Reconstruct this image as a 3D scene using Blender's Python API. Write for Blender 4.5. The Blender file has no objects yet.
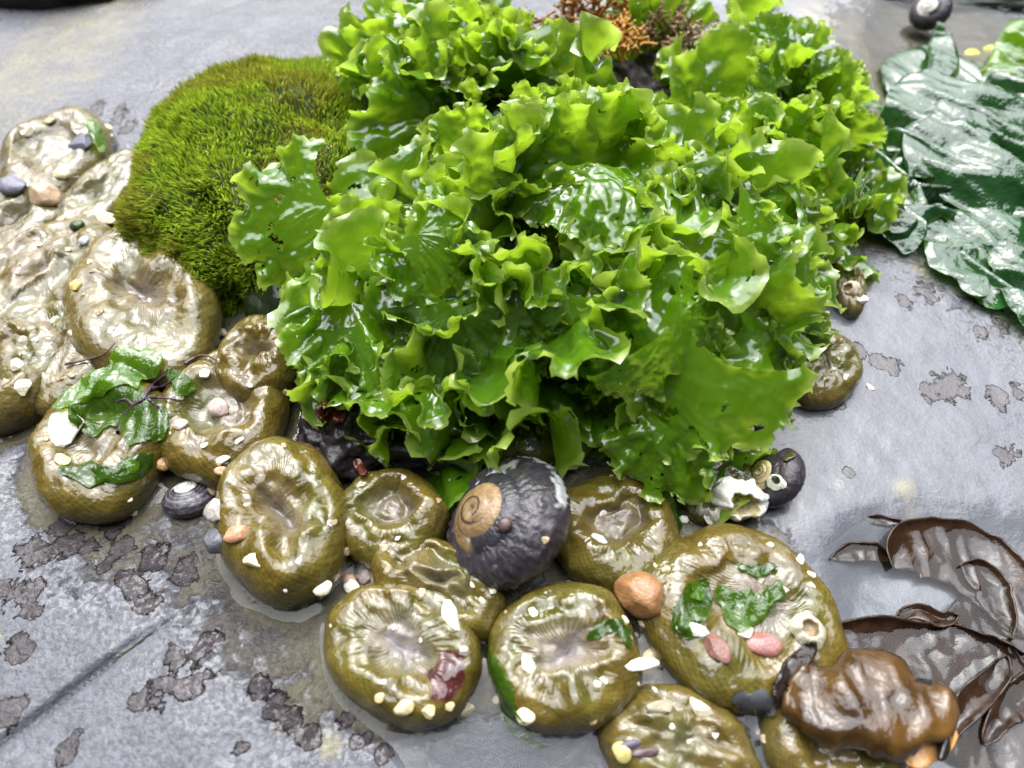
import bpy, math, random
import numpy as np
from mathutils import Vector, Matrix
from math import radians, sin, cos, pi
random.seed(11); rng = np.random.default_rng(11)
S = 0.01                      # everything below is written in centimetres
scene = bpy.context.scene
col = scene.collection

# ---------------------------------------------------------------- noise
def _hash(ix, iy, iz, seed):
    h = (ix.astype(np.int64)*374761393 + iy.astype(np.int64)*668265263 + iz.astype(np.int64)*2147483647 + seed*1274126177) & 0xFFFFFFFF
    h = ((h ^ (h >> 13)) * 1274126177) & 0xFFFFFFFF
    h = ((h ^ (h >> 16)) * 2246822519) & 0xFFFFFFFF
    return ((h ^ (h >> 15)) & 0xFFFFFF) / float(0xFFFFFF)
def noise(x, y, z=0.0, seed=0):
    x, y, z = np.broadcast_arrays(np.asarray(x, float), np.asarray(y, float), np.asarray(z, float))
    ix, iy, iz = np.floor(x), np.floor(y), np.floor(z)
    fx, fy, fz = x-ix, y-iy, z-iz
    ux, uy, uz = (f*f*f*(f*(f*6-15)+10) for f in (fx, fy, fz))
    r = 0
    for dx in (0, 1):
        for dy in (0, 1):
            for dz in (0, 1):
                w = (ux if dx else 1-ux)*(uy if dy else 1-uy)*(uz if dz else 1-uz)
                r = r + w*_hash(ix+dx, iy+dy, iz+dz, seed)
    return r*2-1
def fbm(x, y, z=0.0, seed=0, octv=4, gain=.5):
    a, s, r, t = 1.0, 1.0, 0, 0
    for k in range(octv):
        r = r + a*noise(np.asarray(x)*s, np.asarray(y)*s, np.asarray(z)*s, seed+k*17); t += a; a *= gain; s *= 2.03
    return r/t
def sstep(a, b, x):
    t = np.clip((np.asarray(x, float)-a)/(b-a), 0, 1); return t*t*(3-2*t)

# ---------------------------------------------------------------- objects
def mesh_data(name, v, f, mat, uv=None, colr=None, smooth=True, attrs=None):
    v = np.asarray(v, float)*S
    me = bpy.data.meshes.new(name)
    if isinstance(f, np.ndarray):
        n, k = f.shape
        me.vertices.add(len(v)); me.vertices.foreach_set('co', v.astype(np.float32).ravel())
        me.loops.add(n*k); me.loops.foreach_set('vertex_index', f.astype(np.int32).ravel())
        me.polygons.add(n); me.polygons.foreach_set('loop_start', np.arange(0, n*k, k, dtype=np.int32))
        me.update(calc_edges=True); me.validate()
    else:
        me.from_pydata(v.tolist(), [], f); me.update()
    me.polygons.foreach_set('use_smooth', [smooth]*len(me.polygons))
    if colr is not None:
        a = me.color_attributes.new('pigment', 'FLOAT_COLOR', 'POINT')
        c = np.ones((len(v), 4), np.float32); c[:, :3] = colr
        a.data.foreach_set('color', c.ravel())
    for k, d in (attrs or {}).items():
        a = me.attributes.new(k, 'FLOAT', 'POINT'); a.data.foreach_set('value', np.asarray(d, np.float32))
    if mat is not None: me.materials.append(mat)
    me.update()
    return me
def put(name, me, parent=None, loc=(0, 0, 0)):
    o = bpy.data.objects.new(name, me); col.objects.link(o)
    o.location = Vector(loc)*S
    if parent is not None: o.parent = parent
    return o
def empty(name, loc):
    o = bpy.data.objects.new(name, None); col.objects.link(o); o.location = Vector(loc)*S
    o.empty_display_size = .005
    return o
def tag(o, label=None, cat=None, group=None, kind=None):
    if label: o['label'] = label
    if cat: o['category'] = cat
    if group: o['group'] = group
    if kind: o['kind'] = kind
    return o
def grid_faces(nu, nv, wrap_v=False, keep=None):
    i, j = np.meshgrid(np.arange(nu-1), np.arange(nv if wrap_v else nv-1), indexing='ij')
    j2 = (j+1) % nv
    f = np.stack([i*nv+j, (i+1)*nv+j, (i+1)*nv+j2, i*nv+j2], -1)
    f = f.reshape(-1, 4)
    if keep is not None: f = f[keep.ravel()]
    return f

# ---------------------------------------------------------------- camera
W_, H_, FPX = 1024, 768, 738.0
PITCH = radians(54); CAMH = 15.0
FWD = np.array([0, cos(PITCH), -sin(PITCH)]); UPV = np.array([0, sin(PITCH), cos(PITCH)]); RGT = np.array([1., 0, 0])
CAMP = np.array([0, 0, CAMH])
def ray(px, py):
    d = FWD*FPX + RGT*(px-512) + UPV*(384-py); return d/np.linalg.norm(d)
def at(px, py, z=0.0):
    d = ray(px, py); t = (z-CAMH)/d[2]; return CAMP + d*t
def cmpx(p):                       # centimetres per pixel at a point
    return float(np.dot(np.asarray(p)-CAMP, FWD))/FPX
def proj(p):
    q = np.asarray(p)-CAMP; d = q@FWD
    return 512+FPX*(q@RGT)/d, 384-FPX*(q@UPV)/d

# ---------------------------------------------------------------- material helpers
def new_mat(name):
    m = bpy.data.materials.new(name); m.use_nodes = True; m.node_tree.nodes.clear()
    return m, m.node_tree
class N:
    def __init__(s, nt): s.nt = nt
    def __call__(s, typ, **kw):
        n = s.nt.nodes.new(typ)
        ins = kw.pop('i', {})
        for k, v in kw.items(): setattr(n, k, v)
        for k, v in ins.items():
            if isinstance(v, bpy.types.NodeSocket): s.nt.links.new(v, n.inputs[k])
            else: n.inputs[k].default_value = v
        return n
def c4(c): return (c[0], c[1], c[2], 1)
# ---------------------------------------------------------------- sea lettuce sheets: a flat fan whose margin grows faster than its middle, relaxed until it ruffles
def _relax(X, Lh, Lv, Ld1, Ld2, iters, bend, fix=1):
    def con(A, B, L, w, mn=False):
        d = B-A; l = np.sqrt((d*d).sum(-1))+1e-9
        e = (l-L)/l
        if mn: e = np.minimum(e, 0)
        c = d*(e*w)[..., None]
        A += .5*c; B -= .5*c
    base = X[:fix].copy()
    for it in range(iters):
        for s in (0, 1):
            con(X[:, s:-1:2], X[:, s+1::2], Lh[:, s::2], 1.0)
            con(X[s:-1:2], X[s+1::2], Lv[s::2], 1.0)
        con(X[:-1, :-1], X[1:, 1:], Ld1, .25); con(X[1:, :-1], X[:-1, 1:], Ld2, .25)
        if bend:
            Bh = (Lh[:, :-1]+Lh[:, 1:])*.97; Bv = (Lv[:-1]+Lv[1:])*.97
            con(X[:, :-2], X[:, 2:], Bh, bend, True); con(X[:-2], X[2:], Bv, bend, True)
        X[:fix] = base
    return X
def _rests(P, G):
    Lh = np.linalg.norm(P[:, 1:]-P[:, :-1], axis=-1)*(.5*(G[:, 1:]+G[:, :-1]))
    Lv = np.linalg.norm(P[1:]-P[:-1], axis=-1)*np.minimum(1.25, .5*(G[1:]+G[:-1])/np.mean(G, axis=1)[1:, None])
    a, b = .5*(Lh[:-1]+Lh[1:]), .5*(Lv[:, :-1]+Lv[:, 1:])
    dd = np.sqrt(a*a+b*b)
    return Lh, Lv, dd, dd
def _up(A, n, ax):
    A = np.moveaxis(A, ax, 0); m = A.shape[0]
    t = np.linspace(0, m-1, n); i = np.clip(np.floor(t).astype(int), 0, m-2); f = (t-i).reshape((-1,)+(1,)*(A.ndim-1))
    p0, p1, p2, p3 = A[np.clip(i-1, 0, m-1)], A[i], A[i+1], A[np.clip(i+2, 0, m-1)]
    r = .5*((2*p1)+(-p0+p2)*f+(2*p0-5*p1+4*p2-p3)*f*f+(-p0+3*p1-3*p2+p3)*f**3)
    return np.moveaxis(r, 0, ax)
def frond_shape(seed, span=120, a1=.9, p1=2.5, a2=.7, p2=7, cup=.25, nr=50, nt=190, blister=.012, tears=.5, rough=.07, narrow=1.0, pk=.25, pks=3.5, fold=True):
    r = np.random.default_rng(seed)
    th_c = np.radians(np.linspace(-span, span, 44)); rho_c = np.linspace(.03, 1, 18)
    def flat(rho, th):
        m = 1+rough*noise(th*1.7+seed, seed*3.1)+rough*.6*noise(th*4.3, seed*1.7)
        R = rho[:, None]*(1+(m[None]-1)*rho[:, None])
        return np.stack([R*np.sin(th)[None]*narrow, R*np.cos(th)[None], 0*R], -1)
    P = flat(rho_c, th_c); G = np.repeat((1+a1*rho_c**p1)[:, None], 44, 1)*(1+pk*fbm(P[..., 0]*pks+seed, P[..., 1]*pks, seed*1.9, seed=31, octv=2))
    X = P.copy(); rr = np.linalg.norm(P[..., :2], axis=-1)
    X[..., 2] = -cup*rr**2 + .10*rr*fbm(P[..., 0]*1.6+seed, P[..., 1]*1.6, seed=seed, octv=2)
    if fold: X = _relax(X, *_rests(P, G), 160, .35)
    else: X[..., 2] += .13*np.minimum(rr, 1)*fbm(P[..., 0]*1.1+seed*2, P[..., 1]*1.1, seed=seed+2, octv=2)
    th = np.radians(np.linspace(-span, span, nt)); rho = np.linspace(.03, 1, nr)
    X = _up(_up(X, nr, 0), nt, 1)
    Pf = flat(rho, th); G = (1+a1*rho[:, None]**p1+a2*rho[:, None]**p2*(1+.6*noise(th*3.1, seed+.5)[None]))
    X += r.normal(0, .004, X.shape)*rho[:, None, None]**2
    X[..., 2] += .02*rho[:, None]**4*noise(th*9, seed*.37)[None]
    G = G*(1+pk*fbm(Pf[..., 0]*pks+seed, Pf[..., 1]*pks, seed*1.9, seed=31, octv=2))
    X = _relax(X, *_rests(Pf, G), 70, .22)
    for k in range(6):
        Y = X.copy(); Y[1:-1, 1:-1] = .5*X[1:-1, 1:-1]+.125*(X[:-2, 1:-1]+X[2:, 1:-1]+X[1:-1, :-2]+X[1:-1, 2:]); X = Y
    du = np.gradient(X, axis=0); dv = np.gradient(X, axis=1); nn = np.cross(du, dv); nn /= np.linalg.norm(nn, axis=-1, keepdims=True)+1e-9
    q = Pf*1.0
    b = fbm(q[..., 0]*5+seed, q[..., 1]*5, seed=seed+3, octv=3)
    X = X + nn*(blister*b*np.minimum(1, 2*rr.max()*0+rho[:, None]*2))[..., None]
    ed = rho[:, None]**7
    X = X + nn*(ed*(.034*noise(th*15, seed*1.3)[None]+.022*noise(th[None]*31, rho[:, None]*4, seed*.9)))[..., None]
    X -= X[0].mean(0)
    # ragged, nibbled margin and a few tears
    e = rho[:, None]+.0*th
    k1 = noise(q[..., 0]*9, q[..., 1]*9, seed*.7, seed=5); k2 = noise(q[..., 0]*24, q[..., 1]*24, seed*.3, seed=9)
    gone = (e+.10*k1+.07*k2 > 1.0) | ((k1 > .66-.08*tears) & (e > .5) & (k2 > -.3))
    keep = ~(gone[:-1, :-1] & gone[1:, 1:])
    return X.reshape(-1, 3), grid_faces(nr, nt, keep=keep), np.repeat(rho, nt)
# ---------------------------------------------------------------- materials
def ramp(n, fac, stops, interp='LINEAR'):
    r = n('ShaderNodeValToRGB', i={0: fac}); cr = r.color_ramp; cr.interpolation = interp
    while len(cr.elements) > 1: cr.elements.remove(cr.elements[-1])
    cr.elements[0].position = stops[0][0]; cr.elements[0].color = c4(stops[0][1])
    for p, c in stops[1:]:
        e = cr.elements.new(p); e.color = c4(c)
    return r.outputs[0]
def mapr(n, v, a, b, c=0., d=1.):
    return n('ShaderNodeMapRange', i={0: v, 1: a, 2: b, 3: c, 4: d}).outputs[0]
def mixc(n, f, a, b, mode='MIX'):
    m = n('ShaderNodeMix', data_type='RGBA', blend_type=mode)
    for s, v in ((0, f), (6, a), (7, b)):
        if isinstance(v, bpy.types.NodeSocket): n.nt.links.new(v, m.inputs[s])
        else: m.inputs[s].default_value = v if s == 0 else c4(v)
    return m.outputs[2]
def math_(n, op, a, b=0.):
    m = n('ShaderNodeMath', operation=op)
    for s, v in ((0, a), (1, b)):
        if isinstance(v, bpy.types.NodeSocket): n.nt.links.new(v, m.inputs[s])
        else: m.inputs[s].default_value = v
    return m.outputs[0]
def coords(n, scale=100.):
    tc = n('ShaderNodeTexCoord'); mp = n('ShaderNodeMapping', i={'Vector': tc.outputs['Object'], 'Scale': (scale,)*3})
    return mp.outputs[0]
def tex_noise(n, co, s, det=4, rough=.55, dist=0.):
    return n('ShaderNodeTexNoise', i={'Vector': co, 'Scale': s, 'Detail': det, 'Roughness': rough, 'Distortion': dist}).outputs[0]

def mat_pigment(name, rough=.1, bump=.0, bscale=20., sss=0., ior=1.4, coat=0., spec=.5, mottle=.25, mscale=4., crough=.05, cbump=None, cscale=3.):
    """wet skin, shell and stone: the colour is a per-vertex pigment, mottled a little"""
    m, nt = new_mat(name); n = N(nt)
    a = n('ShaderNodeAttribute', attribute_name='pigment').outputs['Color']
    co = coords(n)
    no = tex_noise(n, co, mscale, 5)
    k = mapr(n, no, .3, .7, 1-mottle, 1+mottle)
    cc = n('ShaderNodeVectorMath', operation='SCALE', i={0: a, 'Scale': k}).outputs[0]
    p = n('ShaderNodeBsdfPrincipled', i={'Base Color': cc, 'Roughness': rough, 'IOR': ior, 'Specular IOR Level': spec, 'Coat Weight': coat, 'Coat Roughness': crough})
    if sss:
        p.inputs['Subsurface Weight'].default_value = sss
        p.inputs['Subsurface Radius'].default_value = (1, .7, .2); p.inputs['Subsurface Scale'].default_value = .004
    if bump:
        b1 = tex_noise(n, co, bscale, 3, .6)
        b = n('ShaderNodeBump', i={'Height': b1, 'Strength': bump, 'Distance': .001})
        nt.links.new(b.outputs[0], p.inputs['Normal'])
        if cbump is not None: b = n('ShaderNodeBump', i={'Height': tex_noise(n, co, cscale, 3, .6), 'Strength': cbump, 'Distance': .004})
        if coat: nt.links.new(b.outputs[0], p.inputs['Coat Normal'])
    o = n('ShaderNodeOutputMaterial', i={0: p.outputs[0]})
    return m

def two_sided(n, ior, **k):
    bf = n('ShaderNodeNewGeometry').outputs['Backfacing']
    return n('ShaderNodeFresnel', i=dict({'IOR': mapr(n, bf, 0, 1, ior, 1/ior)}, **k)).outputs[0]
def mat_lettuce(name, deep, bright, trans, rough=.12, edge=(.32, .5, .05), tw=.45, gl=1.0, ior=1.42, bs=.5):
    m, nt = new_mat(name); n = N(nt)
    co = coords(n)
    oi = n('ShaderNodeObjectInfo').outputs['Random']
    e = n('ShaderNodeAttribute', attribute_name='rho').outputs['Fac']
    n1 = tex_noise(n, co, .9, 4); n2 = tex_noise(n, co, 9., 4)
    f = math_(n, 'ADD', mapr(n, n1, .3, .7, 0, .55), math_(n, 'MULTIPLY', oi, .45))
    c = mixc(n, f, deep, bright)
    c = mixc(n, mapr(n, n2, .55, .75, 0, .25), c, bright)
    ee = mapr(n, math_(n, 'ADD', e, math_(n, 'MULTIPLY', n2, .16)), .98, 1.1, 0, .75)
    c = mixc(n, ee, c, edge)
    t = mixc(n, ee, mixc(n, f, tuple(.7*x for x in trans), trans), tuple(min(1, 1.5*x) for x in edge))
    bh = math_(n, 'ADD', math_(n, 'MULTIPLY', tex_noise(n, co, 2.6, 3), 1.0), math_(n, 'MULTIPLY', n2, .05))
    b = n('ShaderNodeBump', i={'Height': bh, 'Strength': bs, 'Distance': .0022}).outputs[0]
    d = n('ShaderNodeBsdfDiffuse', i={'Color': c, 'Normal': b}); tr = n('ShaderNodeBsdfTranslucent', i={'Color': t, 'Normal': b})
    mx = n('ShaderNodeMixShader', i={0: tw, 1: d.outputs[0], 2: tr.outputs[0]})
    g = n('ShaderNodeBsdfGlossy', i={'Color': (1, 1, 1, 1), 'Roughness': rough, 'Normal': b})
    fr = two_sided(n, ior, Normal=b)
    mx2 = n('ShaderNodeMixShader', i={0: math_(n, 'MULTIPLY', fr, gl), 1: mx.outputs[0], 2: g.outputs[0]})
    n('ShaderNodeOutputMaterial', i={0: mx2.outputs[0]})
    return m

def mat_rock():
    m, nt = new_mat('wet_slate'); n = N(nt); co = coords(n)
    A = lambda k: n('ShaderNodeAttribute', attribute_name=k).outputs['Fac']
    tar, film, ochre, slick = A('tar'), A('film'), A('ochre'), A('slick')
    big = tex_noise(n, co, .22, 5); mid = tex_noise(n, co, 1.3, 6, .62); fine = tex_noise(n, co, 9., 6, .65); spk = tex_noise(n, co, 26., 2)
    c = mixc(n, mapr(n, big, .35, .65), (.058, .062, .076), (.090, .094, .108))
    c = mixc(n, mapr(n, mid, .42, .68, 0, .7), c, (.050, .052, .062))
    c = mixc(n, mapr(n, fine, .52, .72, 0, .6), c, (.034, .033, .036))
    c = mixc(n, mapr(n, spk, .66, .74, 0, .7), c, (.22, .215, .21))
    c = mixc(n, mapr(n, math_(n, 'ADD', ochre, math_(n, 'MULTIPLY', mid, .8)), .78, 1.15, 0, .8), c, (.18, .165, .10))
    # dark living film by the anemones; the mask also darkens the crack and under heaps
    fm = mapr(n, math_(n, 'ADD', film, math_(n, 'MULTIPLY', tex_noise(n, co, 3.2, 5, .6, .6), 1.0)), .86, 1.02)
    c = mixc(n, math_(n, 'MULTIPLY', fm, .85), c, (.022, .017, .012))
    gm = mapr(n, math_(n, 'ADD', film, math_(n, 'MULTIPLY', tex_noise(n, co, 1.1, 4), .9)), .86, 1.15, 0, .6)
    c = mixc(n, gm, c, (.095, .085, .045))
    # crusts
    tn = math_(n, 'ADD', math_(n, 'MULTIPLY', tex_noise(n, co, 2.4, 4, .55, .5), 1.1), math_(n, 'MULTIPLY', tex_noise(n, co, 8., 2), .25))
    tv = math_(n, 'ADD', tar, tn)
    tm = mapr(n, tv, 1.06, 1.09)
    rim = math_(n, 'MULTIPLY', mapr(n, tv, 1.04, 1.085), mapr(n, tv, 1.16, 1.10))
    c = mixc(n, tm, c, (.028, .022, .024)); c = mixc(n, math_(n, 'MULTIPLY', rim, .9), c, (.009, .006, .005))
    ro = mapr(n, fine, .35, .65, .16, .36)
    ro = n('ShaderNodeMix', i={0: math_(n, 'MAXIMUM', tm, fm), 2: ro, 3: .1}).outputs[0]
    h = math_(n, 'ADD', math_(n, 'MULTIPLY', mid, .8), math_(n, 'MULTIPLY', fine, .32))
    h = math_(n, 'ADD', h, math_(n, 'MULTIPLY', spk, .08))
    h = math_(n, 'MULTIPLY', h, mapr(n, slick, 0, 1, 1., .42))
    h = math_(n, 'ADD', h, math_(n, 'MULTIPLY', tm, .7))
    h = math_(n, 'ADD', h, math_(n, 'MULTIPLY', fm, .30))
    b = n('ShaderNodeBump', i={'Height': h, 'Strength': .85, 'Distance': .0018}).outputs[0]
    pit = math_(n, 'MAXIMUM', mapr(n, film, .12, .5, .12, 1.5), mapr(n, slick, 0, 1, .45, .1))
    h2 = math_(n, 'ADD', math_(n, 'MULTIPLY', mid, .38), math_(n, 'MULTIPLY', tm, .55))
    h2 = math_(n, 'ADD', h2, math_(n, 'MULTIPLY', tex_noise(n, co, 5., 3), math_(n, 'MULTIPLY', pit, .32)))
    h2 = math_(n, 'ADD', h2, math_(n, 'MULTIPLY', mapr(n, fine, .5, .75), math_(n, 'MULTIPLY', pit, .28))); h2 = math_(n, 'ADD', h2, math_(n, 'MULTIPLY', fm, .12))
    b2 = n('ShaderNodeBump', i={'Height': h2, 'Strength': mapr(n, slick, 0, 1, .85, .4), 'Distance': .0016}).outputs[0]
    p = n('ShaderNodeBsdfPrincipled', i={'Base Color': c, 'Roughness': ro, 'Normal': b, 'Specular IOR Level': .25, 'Coat Weight': math_(n, 'SUBTRACT', math_(n, 'SUBTRACT', mapr(n, slick, 0, 1, .58, .95), math_(n, 'MULTIPLY', rim, .55)), math_(n, 'MULTIPLY', fm, .45)), 'Coat IOR': 1.45, 'Coat Roughness': .07, 'Coat Normal': b2})
    n('ShaderNodeOutputMaterial', i={0: p.outputs[0]})
    return m
def mat_water():
    m, nt = new_mat('clear_sea_water'); n = N(nt); co = coords(n)
    h = math_(n, 'ADD', tex_noise(n, co, .5, 2), math_(n, 'MULTIPLY', tex_noise(n, co, 2.2, 2), .12))
    b = n('ShaderNodeBump', i={'Height': h, 'Strength': .45, 'Distance': .003}).outputs[0]
    t = n('ShaderNodeBsdfTransparent', i={'Color': (.93, .95, .95, 1)}); g = n('ShaderNodeBsdfGlossy', i={'Roughness': .02, 'Normal': b})
    fr = n('ShaderNodeFresnel', i={'IOR': 1.34, 'Normal': b}).outputs[0]
    mx = n('ShaderNodeMixShader', i={0: math_(n, 'MULTIPLY', fr, 1.0), 1: t.outputs[0], 2: g.outputs[0]})
    n('ShaderNodeOutputMaterial', i={0: mx.outputs[0]})
    return m
M = dict(
    rock=mat_rock(), water=mat_water(),
    flesh=mat_pigment('wet_anemone_skin', rough=.35, bump=.3, bscale=9., sss=.45, ior=1.36, mottle=.35, mscale=2.2, coat=1., crough=.03, cbump=.16, cscale=2.4, spec=.2),
    shell=mat_pigment('dark_wet_shell', rough=.22, bump=.25, bscale=14., mottle=.3, mscale=6, coat=.3, crough=.10, spec=.3),
    stone=mat_pigment('wet_pebble', rough=.3, bump=.3, bscale=16., mottle=.25, mscale=7, coat=.4),
    bit=mat_pigment('chalky_shell', rough=.45, bump=.4, bscale=22., mottle=.15, mscale=9),
    kelp=mat_pigment('wet_brown_weed', rough=.14, bump=.2, bscale=5., mottle=.4, mscale=3., spec=.35, coat=.25, sss=.0),
    moss=mat_lettuce('fine_green_weed', (.05, .11, .008), (.16, .26, .015), (.22, .36, .03), rough=.25, edge=(.2, .3, .03), tw=.35, gl=.6),
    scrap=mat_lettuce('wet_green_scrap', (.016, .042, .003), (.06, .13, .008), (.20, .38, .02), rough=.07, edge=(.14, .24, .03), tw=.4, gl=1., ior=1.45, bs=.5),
    amber=mat_pigment('wet_amber_weed', rough=.3, bump=.15, bscale=3., mottle=.75, mscale=1.3, coat=.75, crough=.05, cbump=.25, cscale=2., spec=.2, sss=.2),
    tuft=mat_pigment('orange_weed', rough=.35, mottle=.4, mscale=3.),
    lettuce=mat_lettuce('sea_lettuce_sheet', (.020, .082, .002), (.14, .29, .008), (.46, .72, .03), edge=(.38, .48, .10), tw=.5, gl=1.25, rough=.15, ior=1.5, bs=.5),
    limp=mat_lettuce('limp_sea_lettuce_sheet', (.007, .036, .010), (.025, .095, .022), (.12, .36, .06), rough=.05, edge=(.10, .22, .02), tw=.34, gl=1.4, ior=1.5, bs=.35),
)
# ---------------------------------------------------------------- layout (photograph pixels turned into places on the rock)
def gvec(px, py, dx, dy, z=0.):
    """an image displacement laid flat on the ground there"""
    p = at(px, py, z); s = cmpx(p); dep = math.asin(-ray(px, py)[2])
    return np.array([dx*s, -dy*s/sin(dep)])
# name-key, cx, cy, long, short, angle, height, style, label, options
ANEM = [
 dict(k='bean', c=(284, 516), L=164, W=124, a=-68, h=1.5, st='slit', lab='bean shaped olive anemone with a deep slit and an orange pebble at its left side'),
 dict(k='behind', c=(388, 514), L=112, W=96, a=-15, h=1.15, st='ring', lab='small olive anemone squeezed between the bean shaped anemone and the big snail'),
 dict(k='furrow', c=(436, 586), L=142, W=92, a=-32, h=1.1, st='furrow', lab='long furrowed olive anemone directly below the big black snail'),
 dict(k='pale', c=(403, 650), L=168, W=128, a=-28, h=1.2, st='open', lab='olive anemone with a dark red patch and a row of yellow grains below'),
 dict(k='crescent', c=(563, 655), L=150, W=136, a=10, h=1.25, st='open', lab='round olive anemone with a crescent mouth and one cream grain at its lower edge'),
 dict(k='cup', c=(614, 528), L=132, W=120, a=5, h=.95, st='ring', lab='olive anemone right of the big snail, half under the lettuce tip'),
 dict(k='wide', c=(738, 612), L=196, W=176, a=-25, h=1.0, st='wide', lab='widest flat olive anemone carrying a red pebble, green scraps and a limpet shell'),
 dict(k='low', c=(682, 744), L=165, W=112, a=-18, h=1.1, st='dome', lab='olive anemone cut by the bottom edge, with two purple flecks'),
 dict(k='under', c=(838, 742), L=140, W=112, a=0, h=1.0, st='dome', lab='ribbed pale olive anemone lying under the folded brown blade'),
 dict(k='eye', c=(224, 412), L=132, W=116, a=-35, h=1.2, st='ring', lab='olive anemone with a deep ring groove and a pebble in its mouth'),
 dict(k='nook', c=(262, 362), L=92, W=76, a=-20, h=1.35, st='slit', lab='small brown olive anemone tucked against the lower left of the green lettuce'),
 dict(k='scrap', c=(102, 442), L=142, W=122, a=-20, h=1.25, st='ring', lab='olive anemone covered by green scraps and a lump of white shell, far left'),
 dict(k='fold', c=(143, 300), L=176, W=112, a=-38, h=1.5, st='slit', lab='large grey brown anemone with a long curved fold, below the moss cushion'),
 dict(k='grey', c=(48, 278), L=124, W=96, a=35, h=1.2, st='furrow', lab='pale grey creased anemone at the left edge, left of the anemone with the curved fold'),
 dict(k='edge', c=(62, 352), L=112, W=92, a=-10, h=1.0, st='dome', lab='pale smooth anemone above the anemone with the white shell lump'),
 dict(k='leftmost', c=(14, 372), L=96, W=92, a=60, h=1.1, st='ring', lab='brown anemone cut by the left edge of the photo, dotted with white grains'),
 dict(k='knob', c=(57, 158), L=100, W=82, a=-10, h=1.1, st='ring', lab='pale anemone with a slate chip, topmost of the left cluster'),
 dict(k='rib', c=(100, 196), L=84, W=60, a=60, h=.9, st='slit', lab='small cream anemone touching the left side of the moss cushion'),
 dict(k='corner', c=(12, 228), L=100, W=76, a=20, h=1.0, st='slit', lab='pale grey anemone cut by the left edge below the dark pebbles'),
 dict(k='hidden', c=(820, 368), L=90, W=62, a=25, h=.9, st='dome', lab='brown anemone peeking out under the right side of the green lettuce'),
 dict(k='stub', c=(846, 288), L=52, W=34, a=80, h=.7, st='dome', lab='smallest tan anemone, poking out at the right tip of the lettuce'),
 dict(k='shade', c=(528, 424), L=100, W=84, a=10, h=1.1, st='dome', lab='dark green anemone in the shade between lettuce and big snail'),
 dict(k='gap', c=(716, 488), L=84, W=70, a=10, h=.5, st='dome', lab='dark olive anemone in the gap beside the white barnacle'),
]
for d in ANEM:
    h = d['h'] = d['h']*.85; p = at(*d['c'], h*.5); d['p'] = p
    a = radians(d['a'])
    e1 = gvec(*d['c'], cos(a)*d['L']/2, -sin(a)*d['L']/2, h*.5); e2 = gvec(*d['c'], -sin(a)*d['W']/2, -cos(a)*d['W']/2, h*.5)
    e1 *= 1.04; e2 *= 1.05; e1[1] *= .93; e2[1] *= .93
    d['E'] = np.stack([e1, e2], 1)
BUMP = {  # x, y, rx, ry, height of the lettuce heaps
 'crown': [(.9, 14.6, 4.9, 5.4, 4.3), (-1.0, 19.8, 3.3, 4.2, 4.0)],
 'left': [(-5.3, 13.6, 2.9, 2.8, 2.7), (-2.5, 11.9, 3.9, 3.2, 2.9)],
 'right': [(4.5, 13.0, 2.8, 3.6, 3.6), (3.4, 10.2, 2.2, 1.8, 2.4)],
 'rear': [(7.9, 19.6, 2.7, 4.8, 3.0)],
}
MOSS = (-7.3, 18.3, 4.5, 5.7, 3.15)
def bumps(x, y, bl, grow=0.):
    z = np.full(np.broadcast(x, y).shape, -9.)
    for bx, by, rx, ry, h in bl:
        q = ((x-bx)/(rx+grow))**2+((y-by)/(ry+grow))**2
        z = np.maximum(z, np.where(q < 1, (h+grow)*np.sqrt(np.maximum(1-q, 0)), -9))
    return z
ALLB = sum(BUMP.values(), [])
def zheap(x, y): return bumps(x, y, ALLB)
def march(px, py, fn, zmin=0.):
    d = ray(px, py); t = 6.
    while t < 70:
        p = CAMP+d*t
        if p[2] < max(zmin, float(fn(p[0], p[1]))): return p
        t += .06
    return at(px, py, zmin)
def normal_of(fn, p, e=.25):
    f = lambda x, y: max(0., float(fn(x, y)))
    g = np.array([-(f(p[0]+e, p[1])-f(p[0]-e, p[1]))/(2*e), -(f(p[0], p[1]+e)-f(p[0], p[1]-e))/(2*e), 1.])
    return g/np.linalg.norm(g)
# ---------------------------------------------------------------- rock
def seg_dist(x, y, a, b):
    ax, ay = a; bx, by = b; dx, dy = bx-ax, by-ay
    t = np.clip(((x-ax)*dx+(y-ay)*dy)/(dx*dx+dy*dy), 0, 1)
    return np.hypot(x-ax-t*dx, y-ay-t*dy), t
def poly_inside(x, y, P):
    ins = np.zeros(np.shape(x), bool); m = len(P)
    d = np.full(np.shape(x), 1e9)
    for i in range(m):
        (x1, y1), (x2, y2) = P[i], P[(i+1) % m]
        cnd = ((y1 > y) != (y2 > y)); xi = (x2-x1)*(y-y1)/((y2-y1) if y2 != y1 else 1e-9)+x1
        ins ^= cnd & (x < xi)
        d = np.minimum(d, seg_dist(x, y, P[i], P[(i+1) % m])[0])
    return np.where(ins, d, -d)
PX = lambda L: [tuple(at(a, b)[:2]) for a, b in L]
POOL = PX([(470, 720), (560, 712), (640, 690), (760, 690), (812, 640), (800, 560), (850, 524), (930, 505), (1060, 520), (1250, 900), (420, 900), (400, 740)])
REARPOOL = PX([(880, 130), (860, 30), (900, -60), (1300, -60), (1300, 330), (1010, 330), (940, 250)])
SLAB = PX([(-300, 395), (20, 440), (60, 505), (200, 560), (330, 650), (330, 800), (250, 1100), (-600, 1100)])
CR = PX([(-160, 880), (190, 612)])
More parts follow.
